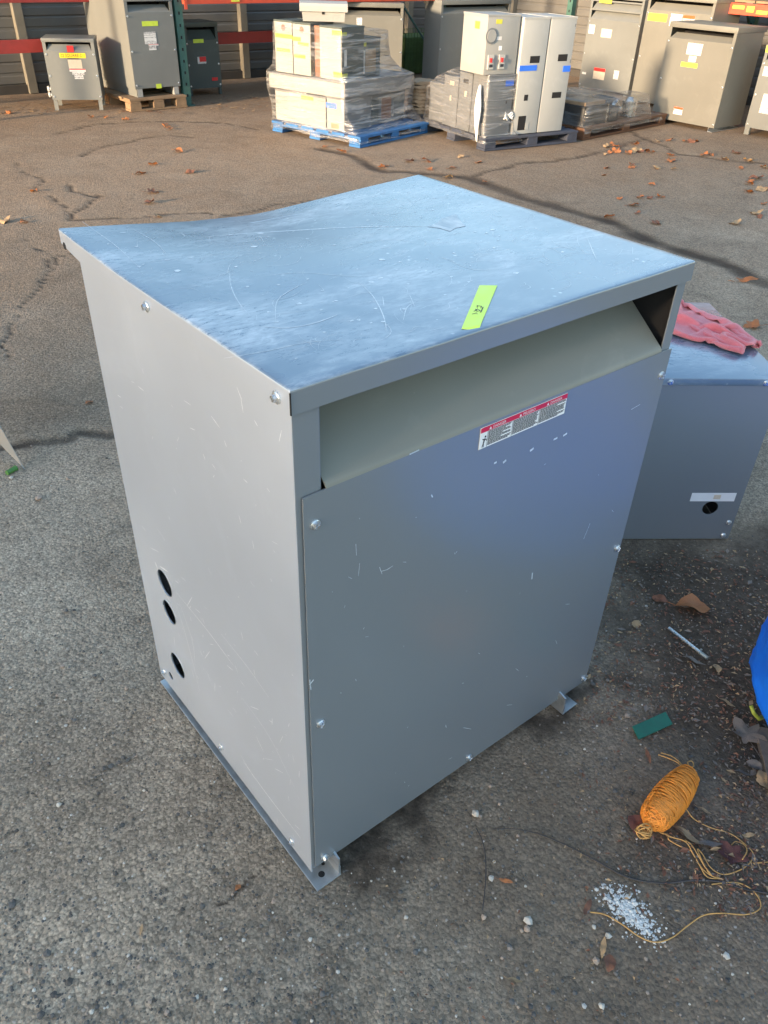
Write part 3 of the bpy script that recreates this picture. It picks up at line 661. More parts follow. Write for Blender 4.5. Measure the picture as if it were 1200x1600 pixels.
t = unit(P2, 'breaker unit with red switches stacked above the grey boxes', -.03, .290, .075, .40, .556, .965, 'paint_pale', 'breaker_unit')
on_left(t, .10, .16, .31, .36, 'tape_yellow'); 
for u0 in (.03, .14):
    k = on_right(t, u0, u0+.055, .04, .14, 'paint_white', 'switch_plate', .012); MB().box(u0+.012, u0+.026, -.03, -.0125, .09, .12).build('switch', M['st_red'], k); MB().box(u0+.012, u0+.045, -.0145, -.0125, .055, .075).build('plate', M['ink'], k)
on_right(t, .08, .14, .35, .38, 'tape_yellow'); on_right(t, .13, .16, .17, .20, 'st_white'); on_right(t, .10, .15, .24, .265, 'st_print')
k = MB().cyl((.045, -.006, .27), (.045, -.0005, .27), .055, n=28).build('meter_disc', M['paint_mid'], t); MB().cyl((.045, -.0105, .27), (.045, -.0065, .27), .043, n=28).build('glass', M['paint_pale'], k)
film('clear stretch film round the grey boxes of the dark pallet', P2,
     [(-.006, .40, -.004, 1.0, .06), (.012, .32, .045, .97, .14), (.018, .305, .054, .96, .25), (.018, .305, .054, .965, .36), (.020, .305, .056, .80, .47), (.022, .305, .058, .52, .556)], 8.4)
# bunched film hanging down at the corner
mb = MB()
for s_ in range(11):
    a = s_*.6; pts = []
    for i in range(15):
        q = i/14; r = .008 + .026*math.sin(min(1, q*1.25)*math.pi)**1.3*(1 if q < .8 else .4)
        pts.append(P2.p(-.006 - .012*abs(math.sin(a*1.7))*math.sin(q*math.pi) - .01*q, .135 + r*math.cos(a+.7*q) - .03*q, .47 - .40*q) + Vector((0, 0, .01*math.sin(9*q+a))))
    mb.tube(pts, [.004+.009*math.sin(math.pi*i/14)*(.6+.4*math.sin(a*3)) for i in range(15)], 5)
tag(mb.build('bunched_film', M['film_white'], smooth=True), 'white twisted rope of film hanging on the corner of the dark pallet', 'plastic film')
mb = MB()
for s_ in range(5): mb.tube([P2.p(.21+.012*i+.004*s_, .058-.012*math.sin(i*.9+s_), .225+.012*math.sin(i*1.3+s_*2)+.01*s_) for i in range(8)], .006, 5)
tag(mb.build('bunched_film', M['film_white'], smooth=True), 'small white knot of film beside the tall white units', 'plastic film')

# stack of bagged cardboard between the pallets
t = thing('cardboard_stack', 'stack of rumpled brown cardboard in a dark bag between the two pallets', 'cardboard', (5.02, 5.46, 0.0), R(20))
for i in range(9):
    mb = MB(); n_ = 22; z = .12 + i*.030; rr = .135 + .01*math.sin(i*2.1)
    ring = [(rr*(1+.12*noise.noise(Vector((math.cos(a)*2, math.sin(a)*2, i*.8))))*math.cos(a)*.95, rr*(1+.12*noise.noise(Vector((math.cos(a)*2, math.sin(a)*2, i*.8+9))))*math.sin(a)) for a in [2*math.pi*q/n_ for q in range(n_)]]
    off = random.uniform(-.008, .008)
    mb.add([(x+off, y, z+.006*math.sin(3*a_)) for a_, (x, y) in enumerate(ring)] + [(x*.97+off, y*.97, z+.021+.008*math.sin(2*a_+i)) for a_, (x, y) in enumerate(ring)], [(q, (q+1) % n_, n_+(q+1) % n_, n_+q) for q in range(n_)] + [tuple(range(n_-1, -1, -1)), tuple(range(n_, 2*n_))])
    mb.build('sheet', M['cardboard'], t)
bagm = MB(); n_ = 28
zs = [(.006, .05), (.02, .11), (.06, .145), (.105, .152), (.125, .150)]
bagm.add([(r*(1+.05*noise.noise(Vector((3*math.cos(a), 3*math.sin(a), z*20))))*math.cos(a), r*math.sin(a), z) for z, r in zs for a in [2*math.pi*q/n_ for q in range(n_)]], [(k*n_+q, k*n_+(q+1) % n_, (k+1)*n_+(q+1) % n_, (k+1)*n_+q) for k in range(len(zs)-1) for q in range(n_)] + [tuple(range(n_-1, -1, -1))])
bagm.build('bag', M['black'], t, True)

# pallet three with machine parts under film
wood_pallet('brown_pallet', 'brown wooden pallet of machine parts in front of the grey cabinets', P3.p(0, 0), P3.a, 1.40, .80, 'brown_pallet', .10)
t = unit(P3, 'dark open equipment chassis at the left of the brown pallet', .04, .42, .06, .62, .10, .255, 'motor', 'equipment_chassis', 'equipment')
MB().box(.355, .37, -.010, -.003, .0, .16).build('frame_bar', M['steel'], t); on_right(t, .02, .34, .168-.02, .153, 'copper', 'strip')
MB().box(.03, .34, .02, .3, .158, .19, .006).build('top_cover', M['cardboard'], t)
t = thing('electric_motor', 'dark motor with bright steel end cap lying on the brown pallet', 'motor', P3.p(.72, .18, .10), P3.a)
MB().cyl((0, 0, .085), (0, .34, .085), .08, n=24).build('housing', M['motor'], t, 40)
for i in range(10): MB().cyl((0, .05+i*.026, .085), (0, .060+i*.026, .085), .088, n=24).build('fin', M['motor'], t)
MB().cyl((0, -.02, .085), (0, 0, .085), .055, .075, n=24).build('end_cap', M['steel'], t, 40)
MB().cyl((0, -.07, .085), (0, -.02, .085), .014, n=12).build('shaft', M['steel'], t)
MB().box(-.09, .09, .05, .28, 0, .012).build('foot', M['motor'], t)
t = thing('electric_motor', 'bright metal blower can beside the dark motor on the brown pallet', 'motor', P3.p(.93, .16, .10), P3.a)
MB().cyl((0, 0, 0), (0, 0, .13), .07, n=24).build('can', M['steel'], t, 40); MB().cyl((0, 0, .13), (0, 0, .165), .05, .03, n=24).build('dome', M['steel'], t, 40)
MB().box(-.085, .085, -.085, .085, -.0, .004).build('foot', M['motor'], t)
unit(P3, 'small black part with red tag on the brown pallet', .46, .60, .06, .20, .10, .22, 'motor', 'machine_part', 'equipment')
unit(P3, 'flat brown carton at the back of the brown pallet', .50, .86, .40, .75, .10, .27, 'cardboard', 'carton', 'carton')
mb = MB(); nu, nv = 40, 26
def hz(u, v):
    h = .0
    for (cu, cv, ru, rv, hh) in ((.23, .34, .26, .36, .19), (.72, .33, .16, .28, .185), (.93, .16, .13, .14, .19), (.68, .58, .26, .24, .18), (.53, .13, .12, .12, .13)):
        q = max(abs(u-cu)/ru, abs(v-cv)/rv); h = max(h, hh*min(1, max(0, (1.45-q)/.42)))
    return h
for j in range(nv):
    for i in range(nu):
        u = -.01+1.30*i/(nu-1); v = -.02+.82*j/(nv-1); edge = min(1, min(i, nu-1-i)/3, min(j, nv-1-j)/2)
        mb.v.append(tuple(P3.p(u, v, .104 + (hz(u, v)+.004)*edge + .008*noise.noise(Vector((u*9, v*9, 0))) - (.05 if j == 0 else 0))))
mb.f = [(j*nu+i, j*nu+i+1, (j+1)*nu+i+1, (j+1)*nu+i) for j in range(nv-1) for i in range(nu-1)]
tag(mb.build('plastic_sheet', M['film_thin'], smooth=True), 'clear plastic sheet draped over the machine parts of the brown pallet', 'plastic film')

# ---------------------------------------------------------------- the big transformer enclosure
W, D, H = .762, .602, 1.0
T = thing('transformer_enclosure', 'large grey metal transformer enclosure with scuffed blue-sheen top in the foreground', 'enclosure', (0, 0, 0))
Z0 = .030
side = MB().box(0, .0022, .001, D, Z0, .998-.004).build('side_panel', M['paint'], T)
cut = MB(); 
for (y, z, ry) in ((.478, .388, .0285), (.481, .310, .0265), (.487, .154, .0295)): cut.cyl((-.02, y, z), (.02, y, z), ry, n=40)
cut.cyl((-.02, .541, .076), (.02, .541, .076), .010, n=20)
boolean_cut(side, cut)
for (y, z, ry) in ((.478, .388, .0285), (.481, .310, .0265), (.487, .154, .0295)):
    mb = MB(); mb.tube([(-.0002, y+math.cos(2*math.pi*i/36)*(ry+.0006), z+math.sin(2*math.pi*i/36)*(ry+.0006)) for i in range(37)], .0008, 5); mb.build('hole_rim', M['galv'], side, True)
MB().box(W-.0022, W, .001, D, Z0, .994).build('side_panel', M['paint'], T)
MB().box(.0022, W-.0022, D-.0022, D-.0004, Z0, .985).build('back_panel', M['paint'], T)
MB().box(.0024, W-.0024, .004, D-.003, Z0+.004, Z0+.006).build('floor', M['paint_inner'], T)
MB().box(.10, W-.10, .16, D-.12, Z0+.006, .74, .02).build('core', M['void'], T)
# bent corner posts
for x0, x1 in ((.0006, .038), (W-.024, W-.0006)):
    MB().box(x0, x1, .0004, .003, Z0+.01, .972, .0008).build('post', M['paint_front'], T)
# front cover plate, a little out of square as in life
fp = MB(); zl, zr = .046, .028
fp.slab([(.0065, -.0035, zl), (W+.001, -.0035, zr), (W+.0015, -.0035, .850), (W-.030, -.0035, .851), (.042, -.0035, .852), (.0085, -.0035, .851)], .0022)
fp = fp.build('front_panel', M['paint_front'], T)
# rounded bend and slope behind the vent
mb = MB(); prof = [(-.0035, .8515), (-.0026, .8555), (.000, .8590), (.0042, .8620), (.075, .918), (.125, .957)]; k = len(prof)
mb.add([(x, y, z) for x in (.043, W-.029) for y, z in prof] + [(x, y+.0016, z-.0022) for x in (.043, W-.029) for y, z in prof],
       [(i, i+k, i+1+k, i+1) for i in range(k-1)] + [(i+2*k, i+1+2*k, i+1+3*k, i+3*k) for i in range(k-1)] + [(i, i+1, i+1+2*k, i+2*k) for i in range(k-1)] + [(i+k, i+3*k, i+1+3*k, i+1+k) for i in range(k-1)])
mb.build('vent_slope', M['paint_inner'], T, 40)
MB().box(.0024, W-.0024, .16, .162, .70, .992).build('inner_baffle', M['paint_inner'], T)
MB().box(W-.0060, W-.0026, .0045, .158, .70, .990).build('vent_shade_plate', M['void'], T)  # black plate added so the gap beside the slope looks shaded
# lid: one dense sheet with bent-down flanges and a dented rear edge
def make_lid():
    x0, x1, y0, y1 = -.0035, W+.0035, -.0045, .668; r = .0035; fh = .032
    nx, ny = 64, 56; steps_ = [(0, 0), (.3, .06), (.72, .3), (1.0, 1.0)]
    def axis(a, b, n_):
        inner = [a+r + (b-a-2*r)*i/n_ for i in range(n_+1)]
        lo = [(a+r*(1-s_), -r*q if q < 1 else None, i) for i, (s_, q) in enumerate(steps_) if i]; out = []
        lo = [(a + r*(1-math.sin(t)), -r*(1-math.cos(t))) for t in (R(30), R(60), R(90))] + [(a, -r-.0012), (a, -fh)]
        hi = [(b - r*(1-math.sin(t)), -r*(1-math.cos(t))) for t in (R(30), R(60), R(90))] + [(b, -r-.0012), (b, -fh)]
        return lo[::-1] + [(v, 0.0) for v in inner] + hi
    ax = axis(x0, x1, nx); ay = axis(y0, y1, ny); ay = ay[:-5]          # rear edge: left as a cut edge
    def dent(x, y):
        q = (y-y0)/(y1-y0); k = max(0, (q-.42)/.58)**1.6; c = (x-x0)/(x1-x0)
        tri = max(0, 1-abs(c-.47)/(.47 if c < .47 else .53)); s_ = tri if tri < .9 else .9+(tri-.9)*.55
        crown = .0016*math.sin(min(1, max(0, c))*math.pi)*math.sin(min(1, max(0, q))*math.pi)
        return -.023*k*s_ + .010*max(0, 1-c/.30)*max(0, (q-.6)/.4)**1.5 - crown + .0007*noise.noise(Vector((x*7, y*7, 0)))
    bm = bmesh.new(); grid = []
    for (y, dy) in ay:
        row = []
        for (x, dx) in ax:
            z = H + min(dx, dy) + dent(x, y)
            if dx <= -fh+1e-6 and y > y1-.09: z += (y-(y1-.09))*.10      # flange ends clipped at the rear
            row.append(bm.verts.new((x, y, z)))
        grid.append(row)
    for j in range(len(ay)-1):
        for i in range(len(ax)-1): bm.faces.new((grid[j][i], grid[j][i+1], grid[j+1][i+1], grid[j+1][i]))
    bmesh.ops.remove_doubles(bm, verts=bm.verts, dist=1e-5); bmesh.ops.dissolve_degenerate(bm, dist=1e-6, edges=bm.edges)
    bmesh.ops.recalc_face_normals(bm, faces=bm.faces)
    me = bpy.data.meshes.new('lid'); bm.to_mesh(me); bm.free()
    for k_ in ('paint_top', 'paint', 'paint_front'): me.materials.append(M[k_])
    for p_ in me.polygons: p_.material_index = 0 if abs(p_.normal.z) > .35 else (1 if abs(p_.normal.x) > .6 else 2)  # one enamel in separate tones by facing, light put into the colour
    me.polygons.foreach_set('use_smooth', [True]*len(me.polygons)); me.set_sharp_from_angle(angle=R(50))
    o = link('lid', me, T); s_ = o.modifiers.new('sheet', 'SOLIDIFY'); s_.thickness = .0018; s_.offset = -1
    e_ = o.modifiers.new('crisp', 'EDGE_SPLIT'); e_.split_angle = R(40)
    return o, dent
lid, dent = make_lid()
def lid_z(x, y): return H + dent(x, y)
# the corner seam where the flanges meet
MB().box(-.0045, -.0030, -.0056, -.0040, .969, .9965).build('seam', M['void'], lid)
for (y, z) in ((.352, .980), (.023, .980)): bolt(lid, (-.0036, y, z), (-1, 0, 0), .95)
MB().cyl((-.0040, .650, .985), (-.0030, .650, .985), .006, n=14).build('hole', M['void'], lid)
for (y, z) in ((.576, .059), (.322, .056), (.064, .048)): bolt(T, (0, y, z), (-1, 0, 0), .88)
for (x, z) in ((.025, .806), (.025, .427), (.026, .058), (.387, .050), (.752, .042), (.752, .422), (.750, .804)): bolt(T, (x, -.0035, z), (0, -1, 0), .90)
# base rails with their feet
for i, (x0, x1, y0) in enumerate(((-.004, .049, -.022), (.664, .712, -.026))):
    r_ = MB().box(x0, x1, y0, .606, 0.0, .0045, .0008).box(x1-.004 if i == 0 else x0, x1 if i == 0 else x0+.004, y0+.001, .604, .0047, .085 if False else .0285).build('rail', M['galv'], T)
    xw = x1-.004 if i == 0 else x0
    MB().slab([(xw+.004, y0+.002, .0046), (xw+.004, .05, .0046), (xw+.004, .05, .055), (xw+.004, y0+.022, .055), (xw+.004, y0+.003, .05)], .0038).build('foot_web', M['galv'], T)
    MB().cyl((x0+.024, y0+.021, .0046), (x0+.024, y0+.021, .0050), .0062, n=18).build('bolt_hole', M['void'], r_)
    MB().cyl((x0+.038, y0+.036, .0046), (x0+.038, y0+.036, .0050), .0035, n=14).build('bolt_hole', M['void'], r_)
# scratches: fine ribbons of bare pale paint
def ribbon(mb, pts, wd, nrm):
    nrm = Vector(nrm); P = [Vector(p) for p in pts]; k = len(P); vs_ = []
    for i, p in enumerate(P):
        d = (P[min(i+1, k-1)]-P[max(i-1, 0)]).normalized(); s_ = nrm.cross(d).normalized()*wd*.5*(.25+.75*math.sin(math.pi*(i+.3)/(k-.4)))
        vs_ += [p-s_, p+s_]
    mb.add(vs_, [(2*i, 2*i+1, 2*i+3, 2*i+2) for i in range(k-1)])
def scratches_top():
    rg = random.Random(21); mb = MB()
    def sc(px, wd, jit=.0):
        pts = [G(*p, z=1.0) for p in px]; pts = spline(pts, 6)
        ribbon(mb, [(p.x, p.y, lid_z(p.x, p.y)+.00035) for p in pts], wd, (0, 0, 1))
    for px, wd in (([(605,517),(598,490),(583,462),(562,440)], .0016), ([(357,420),(362,450),(375,475),(390,492)], .0013), ([(310,365),(370,357),(440,352),(520,349),(600,350),(690,352)], .0035),
                   ([(400,510),(450,512),(490,505),(520,494),(528,490)], .002), ([(430,505),(433,470),(455,452),(480,440)], .0012), ([(130,352),(180,385),(220,420)], .0012), ([(205,355),(240,375),(262,398)], .0012),
                   ([(918,372),(926,392),(932,405)], .0016), ([(600,478),(598,462)], .0012), ([(630,500),(636,480),(650,470)], .0013), ([(640,460),(648,478)], .001), ([(350,560),(420,548),(480,535),(540,530)], .0012),
                   ([(390,372),(405,362),(415,378)], .001), ([(415,430),(470,425),(560,430),(640,420)], .001), ([(500,395),(600,372),(660,380)], .001), ([(700,405),(740,420),(790,418)], .001)): sc(px, wd)
    for _ in range(260):
        x, y = rg.uniform(.03, .73), rg.uniform(.02, .64); a = rg.gauss(.5, .7); L = rg.uniform(.008, .07); c = rg.uniform(-1, 1)*.35*L
        pts = [(x+math.cos(a)*L*q-math.sin(a)*c*q*(1-q)*4, y+math.sin(a)*L*q+math.cos(a)*c*q*(1-q)*4) for q in [i/6 for i in range(7)]]
        pts = [(min(max(p, .005), .755), min(max(q, .003), .66)) for p, q in pts]
        ribbon(mb, [(p, q, lid_z(p, q)+.00032) for p, q in pts], rg.uniform(.0003, .0009), (0, 0, 1))
    for _ in range(150):                                                   # chips and dabs
        x, y = rg.uniform(.03, .73), rg.uniform(.05, .65); r_ = rg.uniform(.0008, .0035)*(1 if rg.random() < .8 else 2); k = 7; st = rg.uniform(.4, 1)
        c_ = [(x+r_*math.cos(2*math.pi*i/k)*rg.uniform(.6, 1.3), y+r_*st*math.sin(2*math.pi*i/k)*rg.uniform(.6, 1.3)) for i in range(k)]
        mb.add([(p, q, lid_z(p, q)+.0003) for p, q in c_], [tuple(range(k))])
    # pale rubbed patch with torn edge
    pp = [G(*q, z=1.0) for q in ((668,352),(684,346),(690,340),(706,335),(714,334),(717,341),(728,352),(712,355),(703,360),(688,355))]
    tag(mb.build('scratches', M['scratch_soft'], lid), kind='stuff')
    mb = MB(); mb.add([(p.x, p.y, lid_z(p.x, p.y)+.0005) for p in pp], [tuple(range(len(pp)))]); mb.build('rubbed_patch', M['rubbed'], lid)
n = N('pale_scratch'); c = n.coord(); f = n.noise(c, 220, 4, .7)
n2 = N('faint_scratch'); M['scratch_soft'] = n2.bsdf(n2.mix(n2.ramp(n2.noise(n2.coord(), 160, 4, .7), .35, .65), (.34, .40, .46), (.72, .76, .80)), .32, Coat_Weight=.5, Coat_Roughness=.22)
n2 = N('rubbed_paint'); M['rubbed'] = n2.bsdf(n2.mix(n2.ramp(n2.noise(n2.map(n2.coord(), (60, 20, 40), (0, 0, .5)), 1.0, 5, .7), .35, .65), (.20, .25, .31), (.50, .54, .58)), .4, Coat_Weight=.4, Coat_Roughness=.22)
M['scratch'] = n.bsdf(n.mix(n.ramp(f, .35, .65), (.58, .62, .66), (.84, .87, .90)), .35, Coat_Weight=.4, Coat_Roughness=.25)
scratches_top()
def scratches_side():
    rg = random.Random(5); mb = MB()
    def PS(px, py): d = ray(px, py); return CAM_LOC + d*((-.0004-CAM_LOC.x)/d.x)
    for px, wd in (([(330,650),(343,668)], .0014), ([(370,605),(378,625)], .0012), ([(376,620),(380,645)], .0012), ([(440,672),(436,690)], .001),
                   ([(270,930),(285,975),(300,1030),(312,1080)], .0009), ([(278,935),(300,1000),(305,1040)], .0009), ([(275,925),(320,980),(350,1020),(365,1040)], .0016), ([(345,990),(385,1040),(420,1090)], .0010),
                   ([(378,1090),(420,1150),(460,1230)], .0008), ([(380,1190),(420,1245),(470,1310)], .0022), ([(376,1180),(400,1220)], .0015), ([(400,1150),(412,1175)], .0014), ([(247,890),(242,878)], .004), ([(250,885),(262,893)], .003)): ribbon(mb, spline([PS(*p) for p in px], 5), wd, (-1, 0, 0))
    for _ in range(110):
        t_ = rg.random(); cx, cy = (rg.uniform(250, 470), 0); cy = 900 + (cx-250)*1.5 + rg.gauss(0, 60)
        if rg.random() < .35: cx, cy = rg.uniform(170, 440), rg.uniform(560, 1000)
        a = R(rg.gauss(62, 22)); L = rg.uniform(2, 15); p = PS(cx, cy); q = PS(cx+math.cos(a)*L, cy+math.sin(a)*L)
        if not (.02 < p.y < .58 and .05 < p.z < .95 and .02 < q.y < .58): continue
        ribbon(mb, [p, p.lerp(q, .5), q], rg.uniform(.0005, .0015), (-1, 0, 0))
    tag(mb.build('scratches', M['scratch'], side), kind='stuff')
    mb = MB()
    def PF(px, py): d = ray(px, py); return CAM_LOC + d*((-.0039-CAM_LOC.y)/d.y)
    for px, wd in (([(556,850),(557,868)], .0008), ([(562,880),(560,900)], .0008), ([(595,893),(605,890),(614,884)], .0012), ([(593,886),(597,897)], .001), ([(912,842),(922,818)], .0012), ([(986,640),(1000,632)], .0012), ([(832,895),(831,905)], .004),
                   ([(724,1137),(736,1139)], .001), ([(792,1102),(800,1101)], .0008), ([(484,1070),(490,1062)], .003), ([(486,1078),(484,1062)], .002), ([(674,773),(676,777)], .003), ([(772,724),(776,722)], .005), ([(786,723),(791,719)], .006), ([(828,705),(834,700)], .006), ([(865,687),(871,684)], .005), ([(880,681),(886,677)], .005), ([(640,710),(655,703)], .003)):
        ribbon(mb, [PF(*p) for p in px], wd, (0, -1, 0))
    for _ in range(45):
        cx, cy = rg.uniform(500, 1000), rg.uniform(720, 1250); a = R(rg.uniform(0, 180)); L = rg.uniform(1, 7); p = PF(cx, cy); q = PF(cx+math.cos(a)*L, cy+math.sin(a)*L)
        if .03 < p.x < .74 and .06 < p.z < .82: ribbon(mb, [p, p.lerp(q, .5), q], rg.uniform(.0004, .0010), (0, -1, 0))
    tag(mb.build('scratches', M['scratch_soft'], fp), kind='stuff')
scratches_side()
# hazard label: three columns, red heading bars, pictogram and rows of small print
lab = MB().box(.308, .493, -.0046, -.0038, .8125, .8475).build('hazard_label', M['st_white'], fp)
for (a, b_, s_) in ((.3082, .3738, 'DANGER'), (.3742, .4318, 'PELIGRO'), (.4322, .4928, 'DANGER')):
    hd = MB().box(a, b_, -.0052, -.00465, .8395, .8473).build('heading', M['ink_red'], lab)
    tm = text_mb(s_, .0062, .026).xf(Matrix.Translation(((a+b_)/2+.004, -.0056, .8433)) @ Matrix.Rotation(R(90), 4, 'X')); tm.build('lettering', M['st_white'], hd)
    tx = (a+b_)/2-.0145; MB().add([(tx-.0026, -.0056, .8412), (tx+.0026, -.0056, .8412), (tx, -.0056, .8456)], [(0, 1, 2)]).build('triangle', M['st_white'], hd)
rg = random.Random(3)
for (a, b_) in ((.3245, .3725), (.3755, .4305), (.4335, .4915)):
    mb = MB()
    for r_ in range(12):
        z = .8378 - r_*.0020; x = a
        end = b_ - (rg.uniform(.0, .022) if r_ % 3 == 2 else rg.uniform(0, .004))
        while x < end:
            L = rg.uniform(.0018, .0060); mb.box(x, min(x+L, end), -.0051, -.00465, z-.00052, z+.00052); x += L+.0009
    tag(mb.build('small_print', M['ink'], lab), kind='stuff')
mb = MB()
for pts, r_ in (([(.3135, .8150), (.3160, .8215)], .0007), ([(.3165, .8145), (.3160, .8215)], .0007), ([(.3160, .8215), (.3178, .8285)], .0012), ([(.3178, .8280), (.3150, .8270), (.3130, .8290)], .0006), ([(.3178, .8280), (.3205, .8262), (.3218, .8235)], .0006)):
    ribbon(mb, [(x, -.0048, z) for x, z in pts], r_*3.4, (0, -1, 0))
mb.cyl((.3186, -.0050, .8312), (.3186, -.00465, .8312), .0017, n=10); mb.build('pictogram', M['ink'], lab)
for x in (.3230, .3740, .4320): MB().box(x-.0002, x+.0002, -.0050, -.00465, .8130, .8392).build('rule', M['ink'], lab)
# yellow-green tape with a scribble
tp = [(.263, .0005), (.286, -.0035), (.418, .096), (.396, .111)]
tp = [(.2655, .0100), (.2835, -.0035), (.4180, .0960), (.3970, .1110)]
mb = MB(); k = 14; vs_ = []
for i in range(k+1):
    q = i/k
    for a, b_ in ((tp[0], tp[3]), (tp[1], tp[2])):
        x = a[0]+(b_[0]-a[0])*q; y = a[1]+(b_[1]-a[1])*q; vs_.append((x, y, lid_z(x, y)+.0007+.0002*math.sin(q*9) - (.0022 if y < -.002 else 0)))
mb.add(vs_, [(2*i, 2*i+1, 2*i+3, 2*i+2) for i in range(k)]); tape = mb.build('tape', M['tape_green'], lid)
so = tape.modifiers.new('sheet', 'SOLIDIFY'); so.thickness = .0003; so.offset = 1
mb = MB()
def PT(q, s_): 
    a = Vector(tp[0]).lerp(Vector(tp[3]), q); b_ = Vector(tp[1]).lerp(Vector(tp[2]), q); p = a.lerp(b_, s_); return (p.x, p.y, lid_z(p.x, p.y)+.0013)
for st in ([(.30, .25), (.33, .5), (.30, .55)], [(.36, .30), (.42, .45), (.38, .62), (.36, .50), (.42, .32)], [(.45, .4), (.50, .35), (.48, .6), (.44, .62)], [(.34, .7), (.46, .72)]):
    ribbon(mb, [PT(*q) for q in st], .0020, (0, 0, 1))
mb.build('handwriting', M['ink'], tape)

# ---------------------------------------------------------------- second enclosure, at the right
B2 = Vector((1.557, .109, 0)); B2a = math.atan2(-.596, .803); w2, d2, h2 = .56, .525, .52
T2 = thing('transformer_enclosure', 'lower grey metal enclosure at right with the pink towel on top', 'enclosure', B2 - Vector((.803, -.596, 0))*w2, B2a)
p2 = MB().box(0, w2, 0, .0022, .004, .508).build('front_panel', M['paint_front'], T2)
boolean_cut(p2, MB().cyl((w2-.084, -.03, .114), (w2-.084, .03, .114), .0225, n=36))
for x in (0, w2-.0022): MB().box(x, x+.0022, .0024, d2, .004, .508).build('side_panel', M['paint_front'], T2)
MB().box(.0024, w2-.0024, d2-.0022, d2-.0002, .004, .508).build('back_panel', M['paint_front'], T2)
MB().box(.0024, w2-.0024, .0026, d2-.0024, .0, .003).build('floor', M['paint_inner'], T2)
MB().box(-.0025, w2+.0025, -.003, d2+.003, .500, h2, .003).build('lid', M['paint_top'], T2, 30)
for (x, z) in ((w2-.298, .510), (w2-.048, .510), (w2-.015, .063), (w2-.018, .016)): bolt(T2, (x, -.003 if z > .4 else 0, z), (0, -1, 0), .95)
s = MB().box(w2-.150, w2-.022, -.0012, -.0002, .138, .166).build('sticker', M['st_white'], T2)
MB().box(w2-.085, w2-.065, -.0018, -.0013, .146, .160).build('print', M['st_tan'], s)

# pink towel thrown on it
def settle_cloth(nu, nv):
    """a flat cloth drawn together along its edges until it buckles into folds and lies down"""
    q, v = np.meshgrid(np.linspace(0, 1, nu), np.linspace(0, 1, nv), indexing='ij')
    X = np.stack([(v-.5)*.34, (q-.5)*.40, .02 + .022*(vnoise(q*.7, v*2.2, 5, 3)-.5) + .012*np.sin(v*27+3.2*np.sin(q*4)) + .010*(vnoise(q*2, v*2, 5, 9)-.5)], -1)
    wid = .175*(1-.55*np.maximum(0, (q-.5)/.5)); target = np.stack([(v-.5)*wid + .02*np.sin(q*5), (q-.5)*.345 + .012*np.sin(v*9), np.full_like(q, .006)], -1)
    start = X.copy(); pin = np.zeros((nu, nv), bool); pin[::6, 0] = pin[::6, -1] = True; pin[0, ::9] = pin[-1, ::9] = True; pin[9::12, 9::10] = True
    links = []
    for di, dj, k in ((1, 0, .9), (0, 1, .9), (1, 1, .35), (1, -1, .35), (2, 0, .10), (0, 2, .06)):
        a = (slice(0, nu-di), slice(max(0, -dj), nv-max(0, dj))); b_ = (slice(di, nu), slice(max(0, dj), nv-max(0, -dj)))
        links.append((a, b_, np.linalg.norm(X[b_]-X[a], axis=-1), k))
    old = X.copy()
    for step in range(260):
        vel = (X-old)*.94; old = X.copy(); X = X + vel; X[..., 2] -= .00018
        t_ = min(1, step/150)
        for _ in range(9):
            for a, b_, rest, k in links:
                d = X[b_]-X[a]; L = np.linalg.norm(d, axis=-1)+1e-9; c = d*((L-rest)/L*.5*k*.55)[..., None]
                X[a] += c; X[b_] -= c
            X[pin] = start[pin]*(1-t_) + target[pin]*t_
            X[..., 2] = np.maximum(X[..., 2], .003)
    return X
def make_towel():
    t_ = thing('towel', 'crumpled pink terry towel lying on the lower enclosure', 'towel', (0, 0, 0))
    A = Vector((1.735, .585)); B = Vector((1.664, .262)); d = (B-A).normalized(); s_ = Vector((d.y, -d.x))
    if s_.dot(Vector((-1, -1))) < 0: s_ = -s_
    C = (A+B)/2 + s_*.040; nu, nv = 46, 38; mb = MB()
    for x, y, z in settle_cloth(nu, nv).reshape(-1, 3): p = C + s_*float(x)*.95 + d*float(y)*.95; mb.v.append((p.x, p.y, h2 + .001 + float(z)*1.1))
    mb.f = [(i*nv+j, i*nv+j+1, (i+1)*nv+j+1, (i+1)*nv+j) for i in range(nu-1) for j in range(nv-1)]
    o = mb.build('cloth', M['towel'], t_, True)
    sb = o.modifiers.new('soft', 'SUBSURF'); sb.levels = sb.render_levels = 1
    sm = o.modifiers.new('thick', 'SOLIDIFY'); sm.thickness = .003; sm.offset = 0
make_towel()

